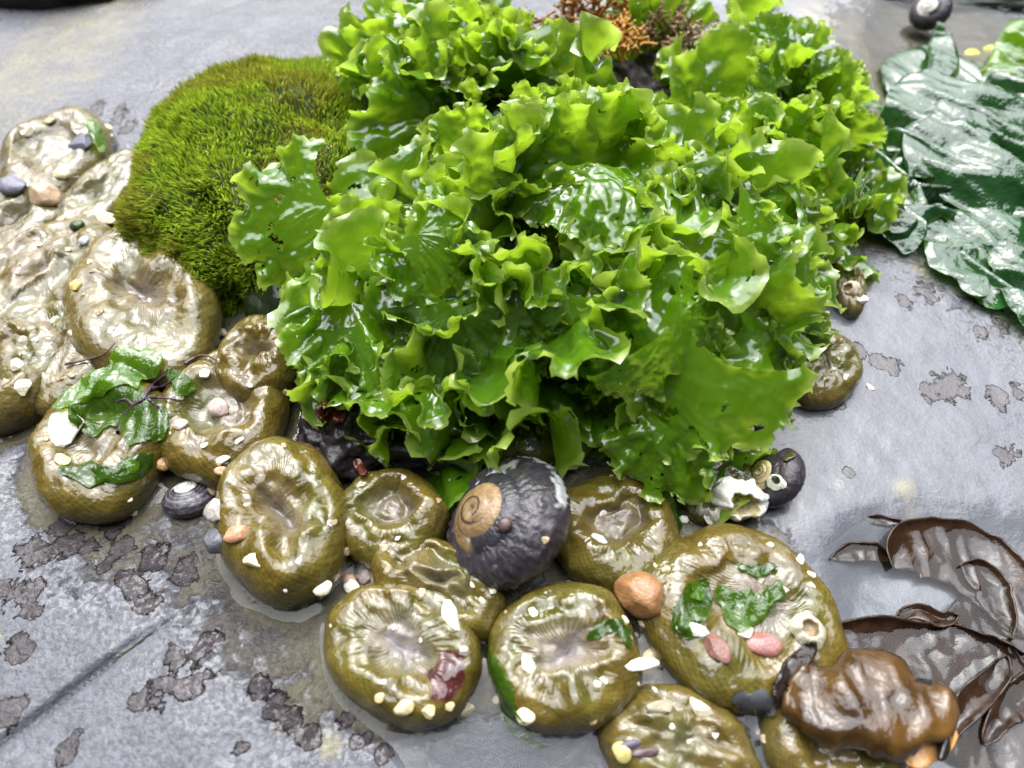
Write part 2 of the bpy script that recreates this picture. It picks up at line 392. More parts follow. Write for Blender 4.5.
TARS = [(31, 600, 18), (36, 612, 13), (23, 649, 17), (19, 706, 16), (14, 722, 13), (71, 752, 15), (77, 738, 10), (166, 692, 18), (186, 692, 14), (201, 684, 16), (141, 703, 12), (176, 658, 14), (145, 603, 15), (137, 590, 14), (127, 580, 12),
        (66, 542, 15), (88, 547, 14), (37, 553, 18), (4, 594, 12), (242, 752, 11), (277, 712, 18), (290, 722, 14), (307, 735, 14), (210, 641, 14), (205, 648, 12), (60, 520, 14), (262, 690, 14), (120, 545, 14), (150, 560, 16), (180, 570, 16), (110, 530, 16), (105, 565, 9),
        (944, 383, 15), (957, 378, 12), (932, 391, 11), (966, 388, 9), (1003, 394, 11), (1018, 388, 10), (897, 364, 10), (880, 357, 10), (862, 350, 9), (1006, 453, 11), (1020, 450, 9), (930, 288, 11), (905, 300, 8), (120, 110, 9), (128, 125, 8), (95, 108, 8), (985, 330, 9), (1003, 322, 10), (850, 470, 7), (838, 400, 7), (360, 740, 12), (380, 755, 12), (345, 720, 12)]
def ground_fields(x, y):
    g = .13+.11*fbm(x*.13, y*.13, 1.5, 3)+.06*fbm(x*.55, y*.55, 2.5, 5)+.022*fbm(x*2.1, y*2.1, .5, 7, 3)
    far = sstep(30, 55, np.hypot(x, y-14)); g = g+far*.9*fbm(x*.05, y*.05, 9., 4)
    s = poly_inside(x, y, SLAB); g = g+.38*sstep(-.2, 2.6, s)
    d, t = seg_dist(x, y, CR[0], CR[1]); sd = (x-CR[0][0])*(CR[1][1]-CR[0][1])-(y-CR[0][1])*(CR[1][0]-CR[0][0])
    w = sstep(1.0, .8, t)*sstep(-.2, .4, s)
    g = g - w*(.16*np.exp(-(d/.07)**2)) - w*np.where(sd > 0, .10*np.exp(-d/1.5), 0)
    near = np.zeros_like(g)
    for q in ANEM:
        if q['k'] in ('stub', 'hidden', 'knob'): continue
        Ei = np.linalg.inv(q['E']); u = Ei@np.stack([(x-q['p'][0]).ravel(), (y-q['p'][1]).ravel()])
        r = np.hypot(u[0], u[1]).reshape(g.shape); near = np.maximum(near, sstep(1.55, .95, r))
    g = g-.13*near*sstep(-.1, .6, g+.25)
    pd = poly_inside(x, y, POOL); g = g*(1-sstep(-.5, 1.2, pd))+(-.28+.12*fbm(x*.5, y*.5, 4., 2))*sstep(-.5, 1.2, pd)
    rd = poly_inside(x, y, REARPOOL); g = g-.4*sstep(-.5, 1.5, rd)
    return g, near, s, pd
def ground(x, y):
    return ground_fields(np.atleast_1d(np.asarray(x, float)), np.atleast_1d(np.asarray(y, float)))[0]
def axis(lo, hi, st, far, k=1.16):
    a = list(np.arange(lo, hi+1e-6, st)); s = st; l = lo; r = hi; L = []; R = []
    while r < far: s *= k; r += s; R.append(r)
    s = st
    while l > -far: s *= k; l -= s; L.append(l)
    return np.array(L[::-1]+a+R)
gx = axis(-14, 14, .085, 600); gy = axis(1.5, 33, .085, 600)
GX, GY = np.meshgrid(gx, gy, indexing='ij')
g, near, slab, pd = ground_fields(GX, GY)
dcr, tcr = seg_dist(GX, GY, CR[0], CR[1])
tar = np.zeros_like(g)
for px, py, r in TARS:
    p = at(px, py, .25); e = gvec(px, py, r, 0), gvec(px, py, 0, r)
    q = ((GX-p[0])/e[0][0])**2+((GY-p[1])/abs(e[1][1]))**2
    tar = np.maximum(tar, .62*np.exp(-q*.75))
tar = np.maximum(tar, .12*sstep(.1, .5, fbm(GX*.35, GY*.35, 3., 21)))
film = np.zeros_like(g)
for px, py, r in [(960, 215, 90), (930, 120, 90), (1010, 250, 80), (960, 40, 110), (1020, 90, 80), (870, 40, 40), (640, 60, 60), (700, 150, 60), (870, 215, 40), (120, 520, 90), (200, 560, 70), (250, 600, 80), (290, 640, 80), (310, 690, 60), (200, 510, 60), (330, 600, 40)]:
    p = at(px, py, .2); e = gvec(px, py, r, 0), gvec(px, py, 0, r)
    film = np.maximum(film, (.56 if py > 400 else .8)*np.exp(-((GX-p[0])/e[0][0])**2-((GY-p[1])/e[1][1])**2))
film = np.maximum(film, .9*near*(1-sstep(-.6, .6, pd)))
film = np.maximum(film, .55*np.exp(-(dcr/.04)**2)*(tcr < .97))  # dark line drawn along the crack
film = np.maximum(film, .9*sstep(-1.5, .3, np.maximum(bumps(GX, GY, ALLB+[MOSS], .0), -1)*2-1))  # darker rock beneath the heaps and the cushion
ochre = np.zeros_like(g)
for px, py, r in [(60, 55, 90), (10, 70, 60), (100, 30, 70), (915, 515, 14), (905, 490, 18), (925, 272, 16), (300, 660, 30), (285, 722, 22), (330, 745, 20), (8, 640, 12), (870, 60, 40), (820, 20, 40)]:
    p = at(px, py, .1); e = gvec(px, py, r, 0), gvec(px, py, 0, r)
    ochre = np.maximum(ochre, .62*np.exp(-((GX-p[0])/e[0][0])**2-((GY-p[1])/e[1][1])**2))
gm = mesh_data('rock_ground', np.stack([GX, GY, g], -1).reshape(-1, 3), grid_faces(*GX.shape), M['rock'], attrs=dict(tar=tar.ravel(), film=film.ravel(), ochre=ochre.ravel(), slick=sstep(-1., 2.5, GX-2.).ravel()))
tag(put('rock_ground', gm), kind='structure')

# ---------------------------------------------------------------- anemones
STY = {  # profile rings: (radius, height, slit squeeze)
 'slit':   [(.90, -.25, 1), (.97, .15, 1), (1.0, .42, 1), (.96, .70, 1), (.84, .91, 1), (.66, 1.0, .98), (.48, .99, .85), (.33, .90, .62), (.22, .72, .42), (.12, .58, .35), (0, .54, .3)],
 'furrow': [(.92, -.25, 1), (.98, .15, 1), (1.0, .42, 1), (.95, .72, 1), (.84, .90, 1), (.72, .95, .95), (.60, .86, .85), (.48, .88, .72), (.34, .97, .6), (.18, .82, .45), (0, .7, .3)],
 'ring':   [(.90, -.25, 1), (.97, .15, 1), (1.0, .42, 1), (.95, .70, 1), (.84, .90, 1), (.68, 1.0, 1), (.52, .96, .95), (.40, .76, .9), (.30, .66, .85), (.16, .74, .8), (0, .70, .8)],
 'open':   [(.90, -.25, 1), (.97, .15, 1), (1.0, .42, 1), (.96, .68, 1), (.88, .86, 1), (.74, .96, 1), (.58, .95, .96), (.42, .88, .9), (.27, .78, .8), (.12, .66, .6), (0, .6, .5)],
 'wide':   [(.92, -.35, 1), (.98, .10, 1), (1.0, .40, 1), (.96, .66, 1), (.86, .84, 1), (.72, .95, 1), (.54, .92, 1), (.38, .80, .9), (.26, .76, .8), (.12, .80, .8), (0, .78, .8)],
 'dome':   [(.90, -.25, 1), (.97, .15, 1), (1.0, .42, 1), (.95, .68, 1), (.84, .86, 1), (.68, .97, 1), (.50, 1.0, .95), (.34, .97, .85), (.2, .9, .7), (.1, .84, .6), (0, .8, .5)],
}
def cr_interp(T, n):
    T = np.array(T, float)[:, None, :]; return _up(T, n, 0)[:, 0]
def anemone(d, seed):
    h, st = d['h'], d['st']; nv, na = 84, 216
    prof = cr_interp(STY[st], nv); v = np.linspace(0, 1, nv)[:, None]; th = np.linspace(0, 2*pi, na, endpoint=False)[None]
    r = prof[:, 0:1]; z = prof[:, 1:2]*h; sq = prof[:, 2:3]
    lump = 1+.15*fbm(np.cos(th)*1.1+seed, np.sin(th)*1.1, seed*.7, seed=2, octv=2)+.035*noise(np.cos(th)*2.6+seed, np.sin(th)*2.6, 7.)
    x = r*np.cos(th)*lump; y = r*np.sin(th)*lump*sq
    # the mouth drifts off centre and the lip sags, as soft bodies do
    inn = sstep(.55, .95, v); x = x+inn*.10*noise(seed*1.3, 3.1); y = y+inn*.10*noise(seed*2.7, 5.5)
    y = y + (1-sq)*.35*np.sin(x*2.2)*sstep(.4, .8, v)
    z = z*(1+.2*fbm(x*1.3+seed, y*1.3, seed*1.1, seed=4, octv=2)) + h*.06*sstep(.25, .5, v)*fbm(x*3+seed, y*3, 2.2, seed=6, octv=2)
    wx_ = fbm(x*2.3+seed, y*2.3, 1.7, seed=22, octv=2); wy_ = fbm(x*2.3+seed, y*2.3, 8.1, seed=23, octv=2); fo = sstep(.38, .62, v)*(.55+.45*sstep(1., .9, v))
    x = x+fo*.17*wx_; y = y+fo*.17*wy_; z = z+h*.16*fo*fbm(x*3.2, y*3.2, seed, seed=24, octv=2)
    xy = d['E']@np.stack([(x).ravel(), (y+0*x).ravel()]); X = xy[0].reshape(x.shape); Y = xy[1].reshape(x.shape)
    P = np.stack([X, Y, z+0*X], -1)
    nn = np.cross(np.gradient(P, axis=1), np.gradient(P, axis=0)); nn = -nn if nn[nv//3, 0, :2]@P[nv//3, 0, :2] < 0 else nn
    nn /= np.linalg.norm(nn, axis=-1, keepdims=True)+1e-9
    # rows of small warts down the column; short folded tentacles round the mouth
    rows = v*44+.55*noise(np.cos(th)*4+seed, np.sin(th)*4, v*9); k = 54; jit = 1.5*noise(np.cos(th)*5+seed, np.sin(th)*5, v*14+3.)
    wart = np.maximum(0, np.sin(th*k/1+pi*np.floor(rows))*0+np.cos(th*k+jit+pi*(np.floor(rows) % 2)))*np.sin(pi*(rows % 1))
    wv = sstep(.04, .12, v)*sstep(.62, .40, v)
    tn = 58; ph = th*tn+1.2*noise(np.cos(th)*5+seed, np.sin(th)*5, v*4)
    ten = np.maximum(0, np.cos(ph))**1.0*(.5+.5*np.sin(v*46+3*noise(np.cos(th)*9, np.sin(th)*9, seed)))
    tv = sstep(.42, .56, v)*sstep(.985, .90, v)
    fine = fbm(X*5+seed, Y*5, z*5, seed=8, octv=2)
    disp = .012*wart*wv + (.015 if st in ('open', 'wide') else .011)*ten*tv + .022*fine*sstep(.05, .3, v)
    P = P+nn*disp[..., None]
    # pigment
    ol = np.array([.088, .062, .008]); dk = np.array([.052, .040, .006]); gr = np.array([.055, .062, .008]); pale = np.array([.26, .23, .20]); lil = np.array([.32, .28, .32]); base = np.array([.15, .125, .035])
    tint = d.get('tint', 0.)
    c = ol+(gr-ol)*sstep(-.2, .5, fbm(X*.7+seed, Y*.7, 1., seed=12))[..., None]*.7
    c = c+(base-c)*(sstep(.24, .06, v)*.55+0*th)[..., None]
    c = c+(np.array([.135, .10, .020])-c)*(.45*wv*(1-np.minimum(1, wart*1.6)))[..., None]
    c = c+(dk*.8-c)*(.6*np.minimum(1, wart*1.5)*wv)[..., None]
    pw = {'open': .85, 'wide': .45, 'slit': .45, 'ring': .35, 'furrow': .2, 'dome': .15}[st]
    pv = sstep(.58, .80, v)*(.35+.65*np.clip(np.cos(ph)*.5+.5, 0, 1)**1.5)*sstep(-.7, .2, fbm(X*1.1+seed, Y*1.1, 4., seed=14)+.25)
    c = c+((pale+(lil-pale)*sstep(.75, .97, v)[..., None])-c)*(pw*pv)[..., None]
    if d.get('sandy'): c = c+(np.array([.165, .145, .095])-c)*(d['sandy']*(.6+.4*fbm(X*2, Y*2, seed)))[..., None]  # pale tint: sky reflection put into the left cluster's pigment, tan for the stub
    if d['k'] == 'pale':                # liver coloured patch on its right shoulder
        u, w = x-.62, y+.05
        mk = sstep(1, .8, np.hypot(u/.20, w/.42)+.3*noise(x*6, y*6, 3.))*sstep(.3, .4, v)
        c = c+(np.array([.05, .010, .008])-c)*mk[..., None]
    if d['k'] in ('shade', 'gap'): c = c*np.array([.45, .6, .6])  # shade at the lettuce edge put into these two pigments
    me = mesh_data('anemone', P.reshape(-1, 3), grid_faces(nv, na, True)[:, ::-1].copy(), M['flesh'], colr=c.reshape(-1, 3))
    gz = float(ground(d['p'][0], d['p'][1])[0])
    o = put('anemone', me, loc=(d['p'][0], d['p'][1], min(gz, .0)+.02))
    tag(o, d['lab'], 'anemone', 'green anemones crowded along the rock ledge')
    return o
for d in ANEM:
    if d['k'] in ('knob', 'rib', 'corner', 'stub'): d['sandy'] = .45
    elif d['k'] in ('grey', 'edge', 'leftmost'): d['sandy'] = .16
    elif d['k'] in ('fold', 'under', 'hidden', 'low'): d['sandy'] = .12
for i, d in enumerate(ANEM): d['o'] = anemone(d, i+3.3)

# ---------------------------------------------------------------- placing on what is already there
def refresh():
    bpy.context.view_layer.update(); return bpy.context.evaluated_depsgraph_get()
DG = refresh()
def hit(px, py):
    d = ray(px, py); ok, loc, nor, idx, ob, mt = scene.ray_cast(DG, Vector(CAMP*S), Vector(d))
    return (np.array(loc)/S, np.array(nor)) if ok else (at(px, py, .1), np.array([0, 0, 1.]))
def drop(x, y):
    ok, loc, nor, idx, ob, mt = scene.ray_cast(DG, Vector((x*S, y*S, .12)), Vector((0, 0, -1)))
    return loc.z/S if ok else 0.
def frame_of(nrm, spin):
    nrm = nrm/np.linalg.norm(nrm); a = np.cross(nrm, [0, 1, .3]); a /= np.linalg.norm(a); b = np.cross(nrm, a)
    return np.stack([cos(spin)*a+sin(spin)*b, -sin(spin)*a+cos(spin)*b, nrm], 1)
def sphere(nu=22, nv=30):
    u = np.linspace(0, pi, nu)[:, None]; v = np.linspace(0, 2*pi, nv, endpoint=False)[None]
    return np.stack([np.sin(u)*np.cos(v), np.sin(u)*np.sin(v), np.cos(u)+0*v], -1)
def lump_mesh(name, dims, seed, colr, mat, nu=22, nv=30, amp=.16, facet=0., fs=1.3):
    D = sphere(nu, nv); r = 1+amp*fbm(D[..., 0]*fs+seed, D[..., 1]*fs, D[..., 2]*fs, seed=3, octv=3)
    P = D*r[..., None]
    if facet:
        q = np.random.default_rng(int(seed*10)+1)
        for k in range(9):
            nrm = q.normal(size=3); nrm /= np.linalg.norm(nrm); dd = P@nrm; lim = 1-facet*q.uniform(.3, 1)
            P = P-np.maximum(dd-lim, 0)[..., None]*nrm
    P = P*np.array(dims)
    c = np.array(colr) if callable(colr) is False else None
    cc = colr(D, P) if callable(colr) else np.broadcast_to(c, P.shape)*(1+.25*fbm(D[..., 0]*3+seed, D[..., 1]*3, D[..., 2]*3, seed=9))[..., None]
    return mesh_data(name, P.reshape(-1, 3), grid_faces(nu, nv, True), mat, colr=cc.reshape(-1, 3))
def place_R(o, R): o.rotation_euler = Matrix(R.tolist()).to_euler()
def pebble(px, py, w, hh, ang, colr, label, cat='pebble', name='pebble', mat='stone', thick=.6, amp=.14, facet=.25, group=None, seed=None, sink=.25):
    if mat == "bit": colr = tuple(.8*q*(1, .98, .93)[i] for i, q in enumerate(colr)); amp, facet = max(amp, .3), max(facet, .55)
    p, nrm = hit(px, py); s = cmpx(p); seed = seed if seed is not None else px*.137+py*.071
    nrm = nrm*.5+np.array([0, -.15, 1.0]); R = frame_of(nrm, 0)
    # spin so that the long side lies along the wanted image direction
    a = gvec(px, py, cos(radians(ang)), -sin(radians(ang))); a3 = np.array([a[0], a[1], 0]); a3 -= R[:, 2]*(a3@R[:, 2]); a3 /= np.linalg.norm(a3)
    R[:, 0] = a3; R[:, 1] = np.cross(R[:, 2], a3)
    dims = (w*s/2, hh*s/2*1.1, min(w, hh)*s/2*thick)
    o = put(name, lump_mesh(name, dims, seed, colr, M[mat], amp=amp, facet=facet), loc=p+R[:, 2]*dims[2]*(1-sink*2)*.6)
    place_R(o, R); tag(o, label, cat, group); return o
# ---------------------------------------------------------------- top snails
def snail(px, py, rad, tilt_img, tilt, label, spin=0., turns=3.6, apexcol=(.165, .105, .048), bodycol=(.022, .021, .026), white=.0, worn=1.15, lift=.75, wrinkle=1., name='top_snail', res=1.0, group=None, z0=None, Wg=1.5, stripe=0., Hs=.74):
    p, _ = hit(px, py); d = ray(px, py)
    s = cmpx(p); R_ = rad*s
    c = p-d*R_*lift*.4; c = c + np.array([0, 0, 0.])
    if z0 is not None: c = at(px, py, z0)
    v = -d; im = RGT*cos(radians(tilt_img))+UPV*sin(radians(tilt_img)); im = im-v*(im@v); im /= np.linalg.norm(im)
    ax = v*cos(radians(tilt))+im*sin(radians(tilt)); R = frame_of(ax, spin)
    b = math.log(Wg)/(2*pi); T = turns*2*pi; nt, nf = int(520*res), int(72*max(.6, res))
    t = np.linspace(0, T, nt)[:, None]; f = np.linspace(0, 2*pi, nf, endpoint=False)[None]
    k = np.exp(b*(t-T)); A, a, Hh = .50, .50, Hs
    cr, cz = A*k, -Hh*k
    rr = a*k*(1+.10*np.cos(f*2+.6))                          # f = 0 points away from the axis, pi/2 towards the apex
    last = sstep(T-2*pi*1.1, T-2*pi*.85, t)
    rid = np.abs(noise(t*15*wrinkle+2.2*f, np.cos(f)*3.2, np.sin(f)*3.2, 3))
    rid = (1-rid)**3*(.45+.55*noise(t*3.1, np.cos(f)*5, np.sin(f)*5, 4)**2*3)
    rr = rr + (.024*wrinkle*rid*last*sstep(-1, .3, np.cos(f-.2)) + .008*noise(t*22, f*0+1., np.cos(f)*6))*k
    x = (cr+rr*np.cos(f))*np.cos(t); y = (cr+rr*np.cos(f))*np.sin(t); z = cz+rr*np.sin(f)
    P = np.stack([x, y, z+.36+(Hs-.74)*.5+0*x], -1)*R_
    ridge = .5+.5*np.cos(f*9)
    nz = fbm(x*4+px, y*4, z*4, 5)
    f_s = 1.40 if Hs < .8 else 1.50
    ca = np.array(apexcol)*(1+.5*nz[..., None])+np.array([.02, .018, .014])*ridge[..., None]
    cb = np.array(bodycol)*(1+.35*nz[..., None])+np.array([.030, .02, .022])*(rid*last)[..., None]
    edge = sstep(T-2*pi*worn-.25, T-2*pi*worn+.25, t+.5*fbm(x*3, y*3, 1., 6)+0*f)
    C = ca+(cb-ca)*edge[..., None]
    sut = np.exp(-((np.mod(f-f_s+.06*nz, 2*pi)-0.)/.13)**2)+np.exp(-((np.mod(f-f_s+.06*nz, 2*pi)-2*pi)/.13)**2)
    C = C*(1-.92*sut*(1-edge))[..., None]
    if white:                                                # worn through to the chalk near the shoulder
        lt = np.mod(t, 2*pi)
        ang = np.mod(T-t, 2*pi*8)/(2*pi)
        wv = white*sstep(.02, .16, fbm(x*4+4, y*4, z*4, 8)+.55*np.exp(-((ang-.23)/.15)**2)-.42)*sstep(-.3, .4, np.sin(f+.3))*edge
        C = C+(np.array([.62, .64, .62])-C)*wv[..., None]
    if stripe: C = C+(np.array([.10, .10, .11])-C)*(stripe*sstep(.2, .8, np.cos(f*14+noise(t*4, f*0, 2.)*.5))*sstep(.1, .5, nz+.4))[..., None]
    cut = int(nt*(T-2*pi*worn)/T)
    root = empty(name, c); place_R(root, R); tag(root, label, 'snail', group)
    F = grid_faces(nt, nf, True); side = np.arange(len(F))//nf
    for nm, m in (('apex_whorls', side < cut), ('body_whorl', side >= cut)):
        ff = F[m]; ids = np.unique(ff); re = np.full(nt*nf, -1); re[ids] = np.arange(len(ids))
        put(nm, mesh_data(nm, P.reshape(-1, 3)[ids], re[ff], M['shell'], colr=C.reshape(-1, 3)[ids]), root)
    e = P[-1]; op = np.vstack([e, e.mean(0)[None]]); tri = [[i, (i+1) % nf, nf] for i in range(nf)]
    put('operculum', mesh_data('operculum', op, tri, M['shell'], colr=np.full((nf+1, 3), .03)), root)
    return root
snail(488, 518, 77, 150, 49, 'large black turban snail with a worn tan spiral apex and a white chalky scar', spin=2.14, white=.55, Hs=.86, worn=1.7, res=1.4, lift=.9, z0=1.25)
snail(186, 492, 31, 110, 62, 'small glossy black snail with a white worn tip, beside the bean shaped anemone', spin=1.2, apexcol=(.5, .5, .45), worn=1.75, wrinkle=.25, z0=.25, stripe=.8)
snail(765, 475, 34, 150, 48, 'black snail with a ringed cream apex and a small barnacle on its flank', spin=.4, apexcol=(.42, .34, .18), worn=1.35, wrinkle=.3, z0=.45, res=.8)
snail(590, 428, 20, 95, 25, 'tiny dark snail with a pale green coiled apex, half hidden under the lettuce', spin=2., apexcol=(.30, .28, .12), worn=1.5, wrinkle=.3, z0=.9, res=.7)
snail(556, 366, 21, 60, 70, 'smooth dark snail wedged in a hollow of the green lettuce', spin=2.6, wrinkle=.1, worn=2.2, z0=1.6, res=.6)
snail(480, 432, 23, 20, 75, 'blackish snail in the shade just above the big snail', spin=.6, wrinkle=.15, worn=2.2, z0=.7, res=.6)
snail(928, 8, 21, 90, 35, 'far black snail with a painted highlight on top, at the top edge of the photo', spin=.6, apexcol=(.5, .48, .42), worn=1.5, wrinkle=.2, z0=.7, res=.7)  # pale apex pigment stands in for a bright highlight
snail(760, 434, 13, 270, 70, 'tiny dark snail under the right edge of the lettuce, above the white barnacle', spin=.6, wrinkle=.1, worn=2.4, z0=.25, res=.5)
DG = refresh()
# a small limpet and barnacles that sit on shells and anemones
def cup_shell(px, py, w, label, cat, name, col_out, col_in, hh=.5, hole=.45, jag=.12, seed=1., lean=(0, 0, 0), asp=.85):
    p, nrm = hit(px, py); s = cmpx(p); r = w*s/2
    v = np.array([1, .92, .74, .60, .52, .44, .40, .30, .0]); z = np.array([0, .3, .72, .95, 1, .9, .6, .25, .2])
    q = _up(np.stack([v, z], 1), 40, 0); th = np.linspace(0, 2*pi, 64, endpoint=False)[None]
    ro = q[:, :1]*(1+jag*noise(np.cos(th)*2+seed, np.sin(th)*2, q[:, 1:]*.8)+jag*.4*noise(np.cos(th)*6, np.sin(th)*6, seed))
    if hole < .44: ro = ro*np.where(q[:, :1] < .6, hole/.44, 1)
    zz = q[:, 1:]*hh*(1+jag*1.6*noise(np.cos(th)*2.2, np.sin(th)*2.2, seed+3)); P = np.stack([ro*np.cos(th), asp*ro*np.sin(th), zz], -1)*r
    k = sstep(18, 24, np.arange(40))[:, None, None]; n_ = fbm(P[..., 0]*9+seed, P[..., 1]*9, P[..., 2]*9, 5)[..., None]
    C = (np.array(col_out)*(1-k)+np.array(col_in)*k)*(1+.45*n_)
    R = frame_of(nrm+np.array(lean), seed); o = put(name, mesh_data(name, P.reshape(-1, 3), grid_faces(40, 64, True), M['bit'], colr=C.reshape(-1, 3)), loc=p-R[:, 2]*.02)
    place_R(o, R); tag(o, label, cat); return o
cup_shell(808, 630, 40, 'round cream limpet shell with an open top on the edge of the widest anemone', 'limpet', 'limpet_shell', (.45, .42, .30), (.22, .17, .10), seed=2.)
cup_shell(776, 481, 17, 'small pale barnacle on the flank of the ringed black snail', 'barnacle', 'barnacle', (.45, .46, .36), (.13, .12, .06), hh=.35, seed=4., asp=1.3)
cup_shell(738, 500, 58, 'big broken white barnacle at the top edge of the widest anemone', 'barnacle', 'barnacle', (.62, .62, .56), (.40, .34, .18), hh=.75, jag=.25, seed=6.3, lean=(.3, -.2, .3))
cup_shell(712, 506, 34, 'jagged smaller barnacle joined to the left of the white one', 'barnacle', 'barnacle', (.52, .52, .44), (.14, .11, .05), hh=.5, jag=.3, seed=9.1)
cup_shell(849, 289, 0.001+20, 'tiny tan barnacle at the right tip of the lettuce heap', 'barnacle', 'barnacle', (.50, .42, .30), (.35, .25, .15), hh=.6, seed=3.3)
pebble(505, 525, 16, 13, 60, (.045, .022, .018), 'brown slipper limpet stuck to the middle of the big black snail', 'limpet', 'limpet_shell', 'shell', thick=.5, facet=0, amp=.05, sink=.3)
pebble(641, 597, 45, 50, 70, (.25, .125, .05), 'smooth orange tan pebble between the crescent mouthed and the widest anemone', thick=.8, amp=.12, facet=.3, seed=4.2, sink=.1)
pebble(762, 645, 25, 36, 80, (.24, .10, .085), 'oval salmon red pebble lying on the widest anemone', thick=.5, facet=.25, amp=.08)
pebble(236, 535, 18, 26, 105, (.34, .18, .09), 'small orange pebble pressed against the left side of the bean shaped anemone', thick=.6)
pebble(253, 560, 26, 14, -25, (.66, .60, .38), 'cream shell chip low on the front of the bean shaped anemone', 'shell chip', 'shell_chip', 'bit', thick=.4, facet=.5)
pebble(216, 511, 24, 24, 0, (.34, .30, .27), 'knobbly pinkish grey pebble right of the small black snail', amp=.3)
pebble(217, 541, 27, 32, 80, (.075, .08, .09), 'blue black pebble below the knobbly grey one', thick=.8, facet=.4)
pebble(82, 145, 26, 32, 60, (.07, .075, .10), 'dark slate chip on the topmost anemone of the left cluster', thick=.5, facet=.6)
pebble(14, 187, 34, 22, -8, (.10, .10, .13), 'dark purple grey pebble near the left edge, above the corner anemone', thick=.6, facet=.35)
pebble(45, 197, 28, 30, 60, (.42, .30, .19), 'rounded tan pebble in the left cluster, right of the dark purple one', thick=.8, facet=.3)
pebble(62, 174, 16, 15, 0, (.70, .66, .42), 'small cream pebble above the rounded tan pebble')
pebble(27, 133, 16, 10, 20, (.80, .74, .55), 'flat white chip at the upper left rim of the topmost anemone', 'shell chip', 'shell_chip', 'bit')
pebble(48, 123, 20, 9, 10, (.50, .50, .28), 'greenish cream chip at the top rim of the topmost anemone', 'shell chip', 'shell_chip', 'bit')
pebble(103, 218, 13, 34, 82, (.85, .82, .62), 'upright white shell chip at the left foot of the moss cushion', 'shell chip', 'shell_chip', 'bit', thick=.6)
pebble(85, 241, 13, 10, 0, (.32, .32, .36), 'small blue grey pebble above the anemone with the curved fold')
pebble(78, 226, 15, 11, 10, (.03, .05, .012), 'dark green round weed bead beside the cream anemone', 'weed bead', 'weed_bead', 'shell', thick=.8, facet=0)
pebble(66, 430, 44, 38, 20, (.85, .83, .72), 'lumpy white shell fragment on the far left scrap covered anemone', 'shell fragment', 'shell_fragment', 'bit', amp=.4, thick=.45, facet=.3, seed=3.)
pebble(62, 460, 17, 12, 0, (.70, .78, .30), 'yellow green chip below the lumpy white shell fragment', 'weed chip', 'weed_chip', 'bit')
pebble(181, 425, 18, 13, -10, (.36, .28, .21), 'tan pebble between the scrap covered and the ring grooved anemone')
pebble(161, 464, 14, 16, 60, (.34, .19, .07), 'amber pebble above the small black snail')
pebble(222, 461, 18, 10, 15, (.80, .74, .50), 'pale yellow chip at the foot of the ring grooved anemone', 'shell chip', 'shell_chip', 'bit')
pebble(222, 471, 15, 9, -5, (.46, .26, .15), 'small rust chip right under the pale yellow chip', 'shell chip', 'shell_chip', 'stone')
pebble(219, 408, 24, 18, -20, (.32, .24, .21), 'pinkish pebble lying in the mouth of the ring grooved anemone', thick=.5)
pebble(716, 648, 40, 20, -52, (.16, .08, .06), 'brown and white banded shell piece on the widest anemone', 'shell piece', 'shell_piece', 'shell', thick=.6, amp=.2, facet=.4)
pebble(692, 630, 15, 34, 80, (.84, .82, .74), 'long white shell splinter left of the banded shell piece', 'shell splinter', 'shell_splinter', 'bit', thick=.4)
pebble(743, 632, 15, 18, 100, (.85, .83, .76), 'square white chip just left of the salmon pebble', 'shell chip', 'shell_chip', 'bit', thick=.4)
pebble(636, 664, 14, 44, 97, (.85, .84, .76), 'long white splinter right of the crescent mouthed anemone', 'shell splinter', 'shell_splinter', 'bit', thick=.5)
pebble(652, 657, 16, 22, 120, (.58, .50, .26), 'cream yellow grain between the orange pebble and the low anemone')
pebble(702, 710, 34, 14, -38, (.60, .56, .42), 'long cream chip at the top of the anemone cut by the bottom edge', 'shell chip', 'shell_chip', 'bit')
pebble(660, 708, 34, 18, 20, (.34, .31, .22), 'knobbly sandy crust on the top left of the bottom anemone', 'shell crust', 'shell_crust', 'bit', amp=.35)
pebble(622, 752, 20, 20, 40, (.46, .40, .14), 'yellowish pebble at the bottom edge, left of the purple flecks')
pebble(630, 745, 9, 22, 100, (.06, .045, .075), 'left one of two purple flecks on the bottom anemone', 'shell fleck', 'shell_fleck', 'shell')
pebble(645, 752, 9, 26, 98, (.09, .06, .065), 'right one of two purple flecks on the bottom anemone', 'shell fleck', 'shell_fleck', 'shell')
pebble(450, 614, 40, 17, -50, (.82, .80, .66), 'jagged white shell chip between the furrowed and the crescent mouthed anemone', 'shell chip', 'shell_chip', 'bit', amp=.4, facet=.6, seed=5.5)
pebble(600, 541, 23, 12, -20, (.84, .82, .72), 'white chip touching the right side of the big black snail', 'shell chip', 'shell_chip', 'bit')
pebble(682, 520, 17, 10, 8, (.85, .83, .76), 'left one of two white chips below the barnacles', 'shell chip', 'shell_chip', 'bit')
pebble(712, 519, 24, 11, -15, (.85, .83, .76), 'right, longer one of two white chips below the barnacles', 'shell chip', 'shell_chip', 'bit')
pebble(526, 716, 21, 16, 0, (.72, .66, .42), 'single cream grain at the lower edge of the crescent mouthed anemone')
pebble(322, 588, 20, 14, 30, (.82, .78, .60), 'white grain between the bean shaped and the pale ringed anemone')
pebble(352, 587, 15, 16, 60, (.78, .74, .60), 'whitish grain at the top of the pale ringed anemone')
pebble(366, 576, 17, 17, 0, (.30, .24, .21), 'grey bead above the pale ringed anemone')
pebble(350, 580, 13, 15, 60, (.38, .24, .15), 'tan bead left of the grey bead')
pebble(205, 374, 11, 11, 0, (.80, .76, .66), 'white bead on the upper left of the ring grooved anemone')
